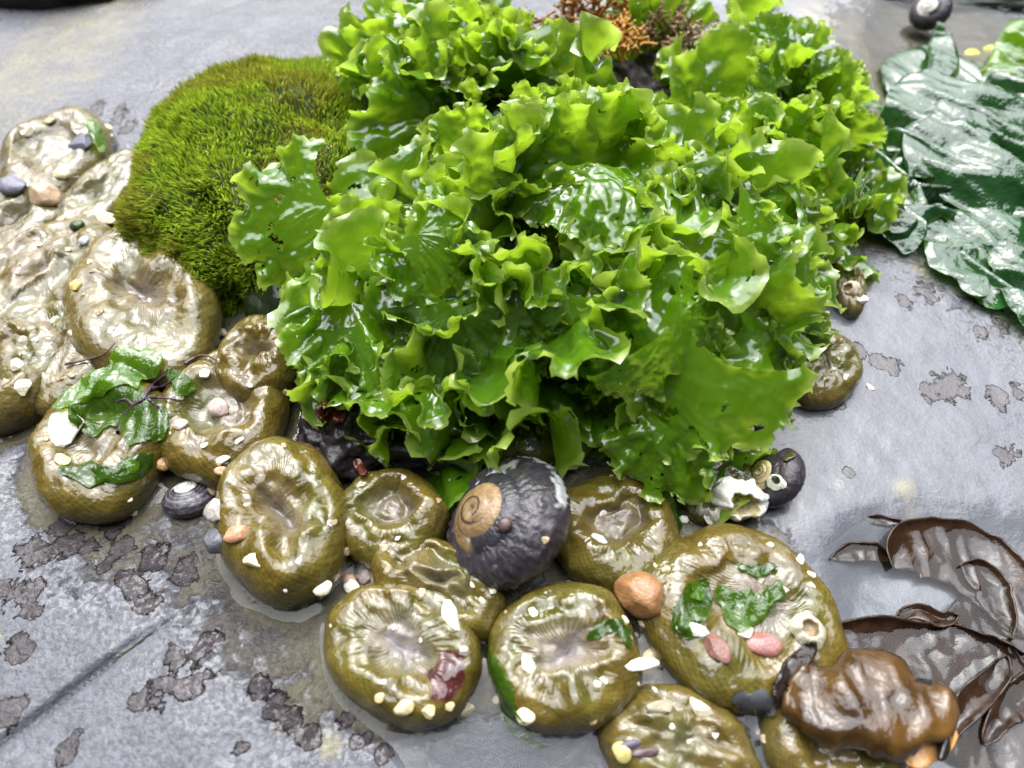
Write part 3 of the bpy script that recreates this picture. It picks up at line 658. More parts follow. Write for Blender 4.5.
pebble(76, 285, 12, 13, 0, (.55, .36, .12), 'orange grain on the grey creased anemone')
pebble(18, 365, 15, 15, 30, (.82, .78, .66), 'upper white fragment on the anemone cut by the left edge', 'shell fragment', 'shell_fragment', 'bit')
pebble(24, 388, 18, 20, 30, (.82, .78, .56), 'lower white fragment on the anemone cut by the left edge', 'shell fragment', 'shell_fragment', 'bit')
for k, (x, y, w) in enumerate([(404, 706, 23), (429, 712, 17), (449, 707, 12), (466, 709, 20), (380, 698, 12)]):
    pebble(x, y, w, w*.75, 10*k, (.46, .38, .19), 'yellow grain in the row under the pale ringed anemone', 'grain', 'grain', 'stone', amp=.35, facet=.55, group='row of yellow grains under an anemone')
for k, (x, y, w) in enumerate([(382, 682, 10), (395, 628, 8), (352, 648, 7), (421, 640, 7), (288, 470, 9), (330, 524, 9), (245, 505, 6), (300, 560, 12), (404, 478, 8), (398, 538, 8), (472, 584, 10), (492, 590, 13), (482, 600, 9), (534, 612, 15), (604, 680, 9), (527, 665, 20), (598, 684, 9), (604, 512, 10), (625, 620, 10), (655, 565, 8), (770, 545, 9), (800, 560, 13), (812, 575, 13), (760, 580, 9), (700, 545, 8), (785, 590, 10), (790, 665, 9), (120, 420, 8), (96, 470, 9), (143, 440, 8), (250, 385, 8), (240, 440, 10), (285, 350, 9), (300, 395, 8), (180, 398, 8), (205, 445, 9), (150, 300, 7), (112, 330, 9), (55, 320, 10), (90, 262, 8), (40, 245, 9), (60, 420, 10), (35, 340, 8), (672, 728, 9), (690, 742, 8), (715, 735, 9), (870, 388, 10), (846, 377, 9), (862, 300, 12), (130, 500, 7), (285, 590, 8), (655, 690, 8), (750, 700, 8)]):
    pebble(x, y, w, w*random.uniform(.5, .9), random.uniform(-80, 80), (.70+.12*random.random(), .64+.12*random.random(), .5+.15*random.random()), 'tiny whitish shell grit stuck to an anemone', 'shell grit', 'shell_grit', 'bit', thick=.45, amp=.35, facet=.55, group='tiny shell grit stuck to the anemones', sink=.3)

for d in ANEM:                      # sand and shell crumbs caught in the seams
    if d['k'] in ('hidden', 'stub', 'shade', 'gap'): continue
    for q in range(4):
        a = random.uniform(0, 2*pi); rr = random.uniform(.93, 1.06)
        p = d['p']+np.append(d['E']@np.array([cos(a), sin(a)])*rr, .1-d['p'][2]); u, v = proj(p)
        if not (0 < u < 1024 and 100 < v < 768): continue
        w = random.choice([4, 5, 6, 7, 9, 11]); t_ = random.random()
        pebble(u, v, w, w*random.uniform(.5, .95), random.uniform(-80, 80), (.62-.3*t_, .55-.32*t_, .42-.3*t_), 'crumb of sand or shell caught in a seam between anemones', 'shell grit', 'shell_grit', 'bit', thick=.6, group='crumbs in the seams between the anemones', sink=.35)
# dark knob of rock and mussels in the shade of the lettuce
def blob(px, py, w, hh, z, hgt, colr, label, cat, name, mat, seed, amp=.3, ang=0.):
    p = at(px, py, z); s = cmpx(p); R = frame_of(np.array([0, 0, 1.]), 0)
    o = put(name, lump_mesh(name, (w*s/2, hh*s/2*1.2, hgt), seed, colr, M[mat], 60, 90, amp, fs=2.2), loc=(p[0], p[1], z)); o.rotation_euler.z = radians(ang)
    tag(o, label, cat); return o
blob(350, 432, 100, 80, .3, .95, (.020, .016, .018), 'wrinkled purple black sponge under the front of the green lettuce', 'sponge', 'dark_sponge', 'shell', 2.2, .42)
blob(430, 440, 110, 70, .2, .85, (.016, .017, .016), 'wet black lump of rock behind the big snail, under the lettuce', 'rock lump', 'rock_lump', 'shell', 5.1, .38)
blob(690, 475, 130, 60, -.1, .45, (.020, .022, .010), 'dark slimy rock lump left of the ringed black snail', 'rock lump', 'rock_lump', 'shell', 7.7, .25)
blob(30, -9, 220, 60, .1, 1.6, (.020, .016, .014), 'dark boulder at the top left corner of the photo', 'boulder', 'boulder', 'shell', 8.8, .3)
blob(1000, -12, 330, 60, -.1, .7, (.018, .026, .014), 'dark weedy ledge along the top right edge behind the far snail', 'rock ledge', 'rock_ledge', 'shell', 3.8, .3)
DG = refresh()
# ---------------------------------------------------------------- green lettuce heaps
LIB = {}
def lib(kind, k, mat='lettuce'):
    key = (kind, k, mat)
    if key not in LIB:
        kw = dict(frill=dict(span=120, a1=.95, p1=2.2, a2=1.1, p2=5, cup=.2, tears=.3, blister=.04, pk=.42, pks=3.2),
                  ruff=dict(span=140, a1=1.4, p1=2.6, a2=1.6, p2=5, cup=.1, tears=.5, blister=.035, pk=.5, pks=4.),
                  blade=dict(span=95, a1=.2, p1=2.5, a2=.7, p2=7, cup=.5, tears=.1, blister=.06, pk=.5, pks=2.2),
                  broad=dict(span=115, a1=.50, p1=2.0, a2=.7, p2=6, cup=.35, tears=.2, blister=.06, pk=.55, pks=2.5),
                  bulb=dict(span=110, a1=.75, p1=5, a2=.6, p2=9, cup=.32, tears=.15, blister=.05, pk=.42, pks=2.4, narrow=.8),
                  strap=dict(span=60, a1=.6, p1=2., a2=1.1, p2=8, cup=.25, tears=.1, blister=.02))[kind]
        v, f, rho = frond_shape(k*7+{'frill': 1, 'ruff': 2, 'blade': 3, 'broad': 4, 'strap': 5, 'bulb': 6}[kind], **kw)
        LIB[key] = mesh_data('frond', v*S**0, f, M[mat], attrs=dict(rho=rho))
    return LIB[key]
def frond(root, kind, k, base, g, nrm, size, mat='lettuce', roll=0.):
    g = np.array(g, float); g /= np.linalg.norm(g); nrm = np.array(nrm, float); nrm -= g*(nrm@g); nrm /= np.linalg.norm(nrm)+1e-9
    sd = np.cross(g, nrm)
    R = np.stack([sd, g, nrm], 1)
    if roll: R = R@np.array([[cos(roll), 0, sin(roll)], [0, 1, 0], [-sin(roll), 0, cos(roll)]])
    o = bpy.data.objects.new('frond', lib(kind, k, mat)); col.objects.link(o)
    o.parent = root; o.location = Vector(np.array(base)*S)-root.location
    o.rotation_euler = Matrix(R.tolist()).to_euler(); o.scale = (size,)*3
    return o
def heap_core(root, bl, seed):  # dark inner dome added so the gaps between fronds look shaded
    x0 = min(b[0]-b[2] for b in bl); x1 = max(b[0]+b[2] for b in bl); y0 = min(b[1]-b[3] for b in bl); y1 = max(b[1]+b[3] for b in bl)
    xs = np.linspace(x0, x1, 90); ys = np.linspace(y0, y1, 90); X, Y = np.meshgrid(xs, ys, indexing='ij')
    Z = bumps(X, Y, bl, -1.0); Z = np.where(Z > -5, Z*.92+.22*fbm(X*1.4, Y*1.4, seed), -.6)
    me = mesh_data('gap_shade_core', np.stack([X, Y, Z], -1).reshape(-1, 3), grid_faces(90, 90), M['kelp'], colr=np.full((8100, 3), 1.)*np.array([.014, .022, .008]))
    o = put('gap_shade_core', me); o.parent = root; o.location = -root.location
def scatter(root, bl, spacing, kinds, sizes, seed, lean=.55, stand=.8, skip=None, sink=1.0):
    r = np.random.default_rng(seed); pts = []
    x0 = min(b[0]-b[2] for b in bl); x1 = max(b[0]+b[2] for b in bl); y0 = min(b[1]-b[3] for b in bl); y1 = max(b[1]+b[3] for b in bl)
    for _ in range(6000):
        x, y = r.uniform(x0, x1), r.uniform(y0, y1); z = float(bumps(x, y, bl))
        if z < .15 or float(zheap(x, y)) > z+.25: continue
        p = np.array([x, y, z])
        if any(np.linalg.norm(p-q) < spacing for q in pts): continue
        u, v = proj(p)
        if skip and skip(u, v): continue
        pts.append(p)
    fn = lambda x, y: bumps(x, y, bl)
    for p in pts:
        nr = normal_of(fn, p); out = np.array([nr[0], nr[1], 0.])+r.normal(0, .25, 3)*np.array([1, 1, 0]); out[1] -= .25
        g = nr*stand+out*lean*.6+r.normal(0, .22, 3); g /= np.linalg.norm(g)
        sz = r.uniform(*sizes)
        a = r.normal(0, 1, 3)*.9+np.array([nr[0], nr[1]-.6, .2])
        frond(root, kinds[r.integers(len(kinds))][0], int(r.integers(5)), p-nr*sink*(.75+.3*r.random()), g, a, sz)
    return len(pts)
def plant(bl, label, group=None):
    b = bl[0]; root = empty('sea_lettuce', (b[0], b[1], 0)); tag(root, label, 'sea lettuce', group); return root
GL = 'sea lettuce plants on the rock'
R1 = plant(BUMP['crown'], 'tall frilly bright green sea lettuce heap in the middle, reaching the top of the photo', GL)
R2 = plant(BUMP['left'], 'sea lettuce lobe at the lower left, with a smooth bulging blade against the moss cushion', GL)
R3 = plant(BUMP['right'], 'sea lettuce lobe on the right with broad glossy blades, hanging over the widest anemone', GL)
R4 = plant(BUMP['rear'], 'blurred sea lettuce heap at the upper right, behind the others', GL)
KF, KR, KB, KD, KS = ('frill',), ('ruff',), ('blade',), ('broad',), ('strap',)
for rt, bl, sd in ((R1, BUMP['crown'], 1.), (R2, BUMP['left'], 2.), (R3, BUMP['right'], 3.), (R4, BUMP['rear'], 4.)): heap_core(rt, bl, sd)
n1 = scatter(R1, BUMP['crown'], 1.3, [KF, KR, KD, KB, KD], (1.6, 3.2), 5, sink=1.3, stand=.6, lean=1.0)
n2 = scatter(R2, BUMP['left'], 1.2, [KF, KR, KD, KD], (1.4, 2.7), 6, sink=1.15, stand=.45, lean=1.3, skip=lambda u, v: u < 330 and v > 150)
n3 = scatter(R3, BUMP['right'], 1.45, [KF, KD, KB, KD], (1.6, 2.9), 7, sink=1.2, stand=.45, lean=1.3)
n4 = scatter(R4, BUMP['rear'], 1.35, [KD, KB, KF], (1.8, 2.9), 8)
print('fronds', n1, n2, n3, n4)
def hand(root, kind, k, px, py, dirdeg, size, up=.2, face=(0, -.5, 1.), off=.5, back=.5, roll=0., fn=zheap):
    """a blade laid over the heap: the middle of the sheet sits over that place, growing in that image direction"""
    p = march(px, py, fn); nr = normal_of(fn, p, .5)
    t = RGT*cos(radians(dirdeg))+UPV*sin(radians(dirdeg)); t = t-nr*(t@nr); t /= np.linalg.norm(t)+1e-9
    g = t+nr*up; g /= np.linalg.norm(g)
    frond(root, kind, k, p+nr*off-g*size*back, g, nr*.8+np.array(face)*.6, size, roll=roll)
def lay(root, kind, k, a, b, za, zb, over=1., tilt=.2):
    """a blade from one place to another, its face turned to the open side"""
    A, B = at(*a, za), at(*b, zb); v = CAMP-(A+B)/2; v /= np.linalg.norm(v)
    frond(root, kind, k, A-(B-A)*.08, B-A, v+np.array([0, 0, tilt*1.5]), np.linalg.norm(B-A)*over)
# the blades one can pick out
lay(R2, 'bulb', 1, (322, 212), (238, 284), 3.3, 2.2, 1.0, tilt=.1)
hand(R2, 'frill', 2, 262, 205, 165, 1.5, up=.5, off=.3)
hand(R2, 'ruff', 1, 275, 190, 150, 1.8, up=.7, off=.2)
hand(R2, 'ruff', 3, 340, 170, 110, 1.9, up=.8, off=.2)
lay(R2, 'bulb', 2, (452, 318), (430, 424), 3.0, 1.3, 1.1, tilt=.35)
hand(R2, 'broad', 0, 395, 270, 240, 2.2, up=.5, off=.3)
hand(R2, 'frill', 0, 330, 330, 240, 1.7, up=.5, off=.3)
hand(R2, 'strap', 1, 345, 365, 245, 1.8, up=.2, off=.3)
hand(R1, 'broad', 1, 505, 330, 260, 2.2, up=.3, off=.3)
hand(R1, 'blade', 2, 600, 200, 270, 2.2, up=.4, off=.4)
hand(R1, 'strap', 2, 377, 60, 95, 3.0, up=.8, off=.0)
hand(R1, 'blade', 3, 690, 110, 80, 2.2, up=.8, off=.1)
lay(R3, 'bulb', 3, (690, 352), (592, 436), 3.4, 1.7, 1.1, tilt=.25)
hand(R3, 'blade', 0, 660, 355, 60, 2.6, up=.35, off=.5, back=.5)
lay(R3, 'bulb', 5, (668, 436), (640, 502), 1.9, 1.0, 1.1, tilt=.35)
lay(R3, 'bulb', 4, (705, 362), (782, 412), 2.6, 1.2, 1.0, tilt=.3)
hand(R3, 'broad', 1, 710, 200, 60, 2.8, up=.6, off=.3)
hand(R3, 'blade', 2, 720, 270, 315, 2.7, up=.3, off=.5)
lay(R3, 'bulb', 0, (740, 262), (842, 205), 3.4, 3.4, 1.0, tilt=.5)
lay(R3, 'bulb', 2, (690, 255), (760, 160), 3.6, 4.2, 1.0, tilt=.2)
lay(R3, 'bulb', 1, (735, 255), (795, 318), 4.0, 2.9, 1.0, tilt=.4)
lay(R3, 'bulb', 3, (765, 315), (812, 378), 2.9, 1.4, 1.0, tilt=.2)
lay(R3, 'blade', 2, (672, 330), (715, 372), 3.9, 3.0, 1.3, tilt=.5)
lay(R1, 'bulb', 4, (560, 300), (520, 372), 3.4, 2.0, 1.0, tilt=.1)
lay(R1, 'bulb', 0, (640, 300), (610, 225), 3.4, 4.2, 1.0, tilt=.0)
lay(R2, 'bulb', 3, (400, 262), (372, 200), 2.7, 3.6, 1.0, tilt=.1)
lay(R2, 'bulb', 5, (420, 240), (470, 300), 4.1, 3.2, 1.0, tilt=.3)
hand(R3, 'broad', 0, 795, 320, 330, 2.6, up=.25, off=.4)
hand(R3, 'broad', 2, 740, 330, 290, 2.4, up=.3, off=.4)
hand(R4, 'blade', 3, 770, 30, 20, 3.2, up=.5, off=.5)
hand(R4, 'blade', 0, 850, 120, 290, 3.0, up=.2, off=.6)
hand(R4, 'strap', 3, 720, 140, 250, 2.6, up=.3, off=.4)

# ---------------------------------------------------------------- fine green weed cushion
def moss():
    mx, my, rx, ry, h = MOSS; r = np.random.default_rng(3); root = empty('weed_cushion', (mx, my, 0))
    tag(root, 'dense cushion of fine yellow green filaments, left of the green lettuce', 'weed cushion')
    zf = lambda x, y: bumps(x, y, [MOSS])
    U = sphere(60, 80); P = U*np.array([rx*.93, ry*.93, h*.9]); P *= (1+.14*fbm(P[..., 0]*.75, P[..., 1]*.75, P[..., 2]*.75, 2, octv=2))[..., None]
    put('mat', mesh_data('mat', P.reshape(-1, 3), grid_faces(60, 80, True), M['filament'], colr=np.full((4800, 3), 1.)*np.array([.030, .050, .006])), root)
    V, F, A, C = [], [], [], []
    n = 42000
    ph = r.uniform(0, 2*pi, n); cz = r.uniform(-.02, 1, n); sr = np.sqrt(1-cz*cz)
    D = np.stack([sr*np.cos(ph), sr*np.sin(ph), np.maximum(cz, 0)], 1)
    base = D*np.array([rx, ry, h])*.93; base *= (1+.14*fbm(base[:, 0]*.75, base[:, 1]*.75, base[:, 2]*.75, 2, octv=2))[:, None]
    nr = D/np.array([rx, ry, h]); nr /= np.linalg.norm(nr, axis=1, keepdims=True)
    tuft = np.stack([noise(base[:, 0]*2.3, base[:, 1]*2.3, base[:, 2]*2.3+k*9, 30+k) for k in range(3)], 1)
    g = nr+tuft*.75+r.normal(0, .28, (n, 3))+np.array([0, -.12, .25]); g /= np.linalg.norm(g, axis=1, keepdims=True)
    L = r.uniform(.13, .30, n)*(1+.45*fbm(base[:, 0]*1.6, base[:, 1]*1.6, base[:, 2]*1.6, 41)); w = r.uniform(.012, .021, n)
    sd = np.cross(g, r.normal(0, 1, (n, 3))); sd /= np.linalg.norm(sd, axis=1, keepdims=True)+1e-9; bend = np.cross(sd, g)*(r.normal(0, .22, n)*L)[:, None]
    for k, t in enumerate((0, .4, .75, 1.)):
        c = base+g*(L*t)[:, None]+bend*t*t; ww = (w*(1, 1.15, .8, .15)[k])[:, None]*sd
        V += [c-ww, c+ww]
    V = np.stack(V, 1); idx = (np.arange(n)*8)[:, None]
    F = np.concatenate([np.stack([idx[:, 0]+2*k, idx[:, 0]+2*k+1, idx[:, 0]+2*k+3, idx[:, 0]+2*k+2], 1) for k in range(3)])
    brown = sstep(-.10, .32, fbm(base[:, 0]*.7+2, base[:, 1]*.7, base[:, 2]*.7, 50)+.30*sstep(0, 4, base[:, 1])*sstep(1.5, -2, base[:, 0]))
    pal = r.random(n)[:, None]
    cc = np.array([.085, .16, .008])*(1-pal)+np.array([.29, .37, .026])*pal
    cc = cc+(np.array([.17, .14, .022])-cc)*(brown*.75)[:, None]*(r.random(n) < .8)[:, None]
    me = mesh_data('filaments', V.reshape(-1, 3), F, M['filament'], colr=np.repeat(cc, 8, 0))
    put('filaments', me, root)
def mat_filament():
    m, nt = new_mat('fine_filaments'); n = N(nt); a = n('ShaderNodeAttribute', attribute_name='pigment').outputs['Color']
    d = n('ShaderNodeBsdfDiffuse', i={'Color': a}); k = n('ShaderNodeVectorMath', operation='SCALE', i={0: a, 'Scale': 1.9}).outputs[0]
    t = n('ShaderNodeBsdfTranslucent', i={'Color': k}); x = n('ShaderNodeMixShader', i={0: .42, 1: d.outputs[0], 2: t.outputs[0]})
    gl = n('ShaderNodeBsdfGlossy', i={'Roughness': .3}); fr = two_sided(n, 1.33)
    x2 = n('ShaderNodeMixShader', i={0: math_(n, 'MULTIPLY', fr, .3), 1: x.outputs[0], 2: gl.outputs[0]}); n('ShaderNodeOutputMaterial', i={0: x2.outputs[0]}); return m
M['filament'] = mat_filament()
moss()

# ---------------------------------------------------------------- orange branching weed behind the heap
def tuft(px, py, z, size, n, colr, label, seed):
    r = np.random.default_rng(seed); V, F = [], []
    def twig(p, d, L, rad, depth):
        q = [p]; dd = d
        for k in range(3):
            dd = dd+r.normal(0, .22, 3); dd /= np.linalg.norm(dd); q.append(q[-1]+dd*L/3)
        a = np.cross(dd, [.3, .5, .8]); a /= np.linalg.norm(a); b = np.cross(dd, a); s0 = len(V)
        for k, c in enumerate(q):
            rr = rad*(1-.12*k)*(1.5 if (k == 3 and depth == 0) else 1)
            for m_ in range(5): V.append(c+rr*(cos(m_*1.257)*a+sin(m_*1.257)*b))
        for k in range(3):
            for m_ in range(5): F.append([s0+k*5+m_, s0+k*5+(m_+1) % 5, s0+(k+1)*5+(m_+1) % 5, s0+(k+1)*5+m_])
        V.append(q[-1]+dd*rad); F.extend([[s0+15+m_, s0+15+(m_+1) % 5, len(V)-1] for m_ in range(5)])
        if depth:
            for k in range(3): twig(q[-1 - (k == 2)], dd+r.normal(0, .75, 3), L*.72, rad*.85, depth-1)
    for k in range(n):
        d = r.normal(0, .5, 3)+np.array([0, -.2, 1.]); twig(r.normal(0, size*.3, 3)*np.array([1, 1, .1]), d/np.linalg.norm(d), size*.42, .075, 3)
    c = np.array(V); cc = np.array(colr)*(1+.5*fbm(c[:, 0]*2, c[:, 1]*2, c[:, 2]*2, seed))[:, None]
    o = put('branching_weed', mesh_data('branching_weed', c, F, M['tuft'], colr=cc), loc=at(px, py, z)); tag(o, label, 'seaweed'); return o
tuft(590, 28, 2.3, 1.5, 9, (.22, .10, .02), 'left orange brown branching weed behind the lettuce heap', 3)
tuft(612, 52, 2.2, 1.2, 8, (.40, .20, .03), 'bright orange branching weed behind the lettuce heap', 4)
tuft(660, 42, 1.9, 1.3, 9, (.20, .13, .06), 'brown branching weed between the two lettuce heaps at the top', 5)
tuft(688, 60, 1.6, 1.1, 8, (.32, .27, .17), 'pale straw coloured branching weed beside the rear lettuce heap', 6)
blob(655, 60, 150, 160, .2, 1.3, (.020, .015, .010), 'dark rock hump under the orange weed between the lettuce heaps', 'rock hump', 'rock_hump', 'shell', 6.6, .3)
frondroot = empty('sea_lettuce', at(640, 60, 1.)); tag(frondroot, 'single dark green lettuce strap standing among the orange weed at the top', 'sea lettuce', GL)
frond(frondroot, 'strap', 1, at(650, 70, .9), (-.2, .1, 1), (0, -1, .3), 3.0); frond(frondroot, 'blade', 2, at(640, 55, 1.2), (.2, -.3, .8), (0, -1, .3), 1.8)

# ---------------------------------------------------------------- thin sheets lying on things
def sheet(name, pts, label, cat, mat, lift=.04, wave=.0, wf=2., thick=0., group=None, colr=None, zfun=None, nu=70, nv=26, seed=1., ragged=.12, parent=None, dome=.0, drape=True, blunt=False, skew=0.):
    """pts: (px, py, half width in px) along the middle of the sheet"""
    pts = np.array(pts, float)
    if name == 'weed_scrap': ragged = .45; pts = pts*np.array([1, 1, .82])
    q = _up(pts, nu, 0); mid = pts[len(pts)//2]
    W = np.linspace(-1, 1, nv)
    dq = np.gradient(q[:, :2], axis=0); dq /= np.linalg.norm(dq, axis=1, keepdims=True)+1e-9; nq = np.stack([-dq[:, 1], dq[:, 0]], 1)
    P = np.zeros((nu, nv, 3)); base = None
    for i in range(nu):
        e0 = 1+ragged*(noise(i/nu*6, seed*3.3)+.5*noise(i/nu*15, seed*5.1)); e1 = 1+ragged*(noise(i/nu*6, seed*7.7)+.5*noise(i/nu*15, seed*2.1))
        taper = (sstep(-.02, .16, i/(nu-1))*sstep(1.02, .84, i/(nu-1)))**.6
        if blunt: taper = (sstep(-.01, .05, i/(nu-1))*sstep(1.01, .95, i/(nu-1)))**.5
        for j in range(nv):
            w = W[j]*q[i, 2]*(e0 if W[j] < 0 else e1)*taper
            u, v = q[i, :2]+nq[i]*w
            if zfun is not None: z = zfun(u, v, i/(nu-1), W[j]); p = at(u, v, z)
            else:
                p, _ = hit(u, v)
                if not drape: p = at(u, v, lift)
            P[i, j] = p
    if zfun is None and drape:
        for k in range(5):
            Y = P.copy(); Y[1:-1, 1:-1, 2] = .2*(P[1:-1, 1:-1, 2]+P[:-2, 1:-1, 2]+P[2:, 1:-1, 2]+P[1:-1, :-2, 2]+P[1:-1, 2:, 2]); P = Y
    X, Yy = P[..., 0], P[..., 1]
    P[..., 2] += lift if (zfun is None and drape) else 0
    Xa, Ya = X*wf, Yy*wf*.6
    if skew: Xa, Ya = (X*cos(skew)+Yy*sin(skew))*wf*2.3, (Yy*cos(skew)-X*sin(skew))*wf*.5
    rid = 1-np.sqrt(fbm(Xa+seed, Ya, seed, 7, 2)**2+.006)*2
    P[..., 2] += wave*(rid*.7+.5*fbm(X*wf*.5, Yy*wf*.5, seed+4))*(np.minimum(1, 1.15-np.abs(W)**4*.6))[None]
    if name == 'brown_weed' and zfun is not None: P[..., 2] += .05*fbm(X*2.2, Yy*2.2, seed, 9, 3)+.03*(1-np.abs(noise(X*3.1, Yy*1.7, seed))*2)
    c0 = P.mean(axis=(0, 1)); P = P-c0
    rho = np.repeat(np.abs(W)[None], nu, 0)*.95
    cc = None if colr is None else (np.array(colr)*(1+.5*fbm(P[..., 0]*1.2+seed, P[..., 1]*1.2, 3., 6))[..., None]).reshape(-1, 3)
    me = mesh_data(name, P.reshape(-1, 3), grid_faces(nu, nv), M[mat], attrs=dict(rho=rho.ravel()), colr=cc)
    o = put(name, me, loc=c0)
    if thick:
        md = o.modifiers.new('thickness', 'SOLIDIFY'); md.thickness = thick*S; md.offset = 0
    if label: tag(o, label, cat, group)
    return o
DG = refresh()
# green scraps on the anemones
sheet('weed_scrap', [(55, 412, 6), (90, 392, 14), (130, 372, 20), (165, 360, 16)], 'fresh green lettuce strip across the top of the far left scrap covered anemone', 'weed scrap', 'lettuce', lift=.14, wave=.10, wf=2.2, seed=2.)
sheet('weed_scrap', [(70, 420, 20), (105, 412, 34), (140, 420, 30), (165, 440, 14)], 'dark wet green film over the middle of the far left scrap covered anemone', 'weed scrap', 'scrap', lift=.07, wave=.10, wf=1.8, seed=3.)
sheet('weed_scrap', [(58, 470, 6), (90, 474, 13), (130, 474, 14), (155, 455, 7)], 'dark green weed band along the lower side of the far left scrap covered anemone', 'weed scrap', 'scrap', lift=.05, wave=.08, wf=3., seed=4.)
sheet('weed_scrap', [(127, 462, 4), (133, 467, 8), (141, 470, 5)], 'tiny lime green leaf chip above the small black snail', 'weed scrap', 'lettuce', lift=.08, wave=.03, nu=16, nv=9, seed=5.)
sheet('weed_scrap', [(168, 372, 5), (182, 382, 13), (188, 398, 9)], 'small green leaf between the curved fold and the ring grooved anemone', 'weed scrap', 'scrap', lift=.1, wave=.1, seed=6., nu=30, nv=14)
sheet('weed_scrap', [(692, 640, 5), (680, 620, 15), (697, 596, 16), (705, 580, 6)], 'green leaf with a lime tip on the left part of the widest anemone', 'weed scrap', 'scrap', lift=.06, wave=.09, seed=7., nu=40, nv=18)
sheet('weed_scrap', [(691, 586, 4), (696, 594, 9), (700, 603, 6)], 'lime green fleck right of the orange tan pebble', 'weed scrap', 'lettuce', lift=.16, wave=.03, seed=8., nu=16, nv=10)
sheet('weed_scrap', [(716, 588, 8), (738, 606, 20), (765, 604, 14), (780, 580, 5)], 'dark green wet leaf in the middle of the widest anemone', 'weed scrap', 'scrap', lift=.05, wave=.12, wf=2.4, seed=9.)
sheet('weed_scrap', [(736, 566, 4), (755, 572, 8), (776, 568, 4)], 'narrow olive leaf above the dark leaf on the widest anemone', 'weed scrap', 'scrap', lift=.06, wave=.06, seed=10., nu=30, nv=12)
sheet('weed_scrap', [(487, 650, 5), (492, 668, 8), (505, 690, 10), (506, 715, 13), (530, 742, 7), (552, 746, 2)], 'long green strip hanging between the pale ringed and the crescent mouthed anemone', 'weed scrap', 'scrap', lift=.05, wave=.05, seed=11.)
sheet('weed_scrap', [(586, 640, 5), (608, 628, 8), (622, 632, 8), (630, 648, 5)], 'green shred on the right shoulder of the crescent mouthed anemone', 'weed scrap', 'scrap', lift=.05, wave=.06, seed=12., nu=40, nv=14)
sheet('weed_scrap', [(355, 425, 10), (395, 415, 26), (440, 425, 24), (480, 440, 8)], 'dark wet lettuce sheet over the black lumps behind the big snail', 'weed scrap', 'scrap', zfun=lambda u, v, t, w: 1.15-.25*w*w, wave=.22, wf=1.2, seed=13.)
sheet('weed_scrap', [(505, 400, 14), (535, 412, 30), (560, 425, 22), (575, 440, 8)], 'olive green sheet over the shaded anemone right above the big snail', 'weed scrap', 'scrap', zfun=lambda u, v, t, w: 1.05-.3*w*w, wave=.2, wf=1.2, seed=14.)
sheet('weed_scrap', [(88, 128, 3), (98, 135, 8), (104, 148, 8), (105, 160, 3)], 'small bright leaf standing by the topmost left anemone', 'weed scrap', 'lettuce', lift=.25, wave=.1, seed=15., nu=24, nv=10)
sheet('red_weed', [(318, 420, 5), (332, 416, 9), (345, 424, 7)], 'dark red leafy weed bit on the purple black sponge', 'red weed', 'kelp', lift=.16, wave=.12, colr=(.07, .012, .010), seed=16., nu=24, nv=12, thick=.03)
sheet('red_weed', [(357, 462, 4), (361, 470, 5), (366, 478, 3)], 'small red brown blade below the purple black sponge', 'red weed', 'kelp', lift=.14, wave=.06, colr=(.09, .025, .016), seed=17., nu=16, nv=8, thick=.03)
def twigs(name, lines, rad, colr, label):
    V, F = [], []
    c0 = None
    for L in lines:
        q = _up(np.array(L, float), 24, 0); ring = []
        C = np.array([hit(u, v)[0]+np.array([0, 0, rad*1.2+.03]) for u, v in q])
        if c0 is None: c0 = C[0].copy()
        T = np.gradient(C, axis=0); T /= np.linalg.norm(T, axis=1, keepdims=True)+1e-9
        for k in range(24):
            a = np.cross(T[k], [0, 0, 1.]); a /= np.linalg.norm(a)+1e-9; b = np.cross(a, T[k]); s0 = len(V)
            for m_ in range(6): V.append(C[k]-c0+rad*(1-.6*k/23)*(cos(m_*pi/3)*a+sin(m_*pi/3)*b))
            if k: F += [[s0-6+m_, s0-6+(m_+1) % 6, s0+(m_+1) % 6, s0+m_] for m_ in range(6)]
    o = put(name, mesh_data(name, np.array(V), F, M['kelp'], colr=np.full((len(V), 3), 1.)*np.array(colr)), loc=c0); tag(o, label, 'red weed')
twigs('red_weed', [[(120, 435), (128, 415), (145, 402), (160, 400), (178, 402)], [(145, 402), (152, 390), (160, 382), (172, 374)], [(150, 402), (158, 408), (163, 414)], [(135, 408), (128, 402), (118, 404)], [(152, 391), (166, 388), (176, 380)]], .055, (.05, .028, .045), 'dark purple branching weed on the right of the scrap covered anemone')
twigs('red_weed', [[(186, 366), (198, 359), (208, 358), (217, 362)]], .045, (.06, .03, .03), 'thin curved red weed strand above the ring grooved anemone')
twigs('red_weed', [[(66, 366), (85, 362), (105, 356), (116, 345)]], .035, (.08, .05, .06), 'thin purple weed strand under the curved fold')
sheet('weed_scrap', [(706, 492, 2), (716, 483, 4), (724, 470, 3), (733, 462, 1)], 'sliver of olive leaf near the white barnacle', 'weed scrap', 'scrap', lift=.05, wave=.03, nu=20, nv=8, seed=31.)
sheet('weed_scrap', [(783, 462, 2), (788, 457, 4), (796, 456, 2)], 'brown leaf crumb on the rock right of the ringed black snail', 'weed scrap', 'kelp', lift=.05, wave=.05, nu=16, nv=8, seed=32., colr=(.05, .05, .012))
sheet('weed_scrap', [(730, 700, 6), (752, 706, 18), (772, 716, 8)], 'dark shell like flake between the bottom anemone and the brown blade', 'weed scrap', 'kelp', lift=.1, wave=.10, nu=24, nv=16, seed=33., colr=(.05, .055, .06))

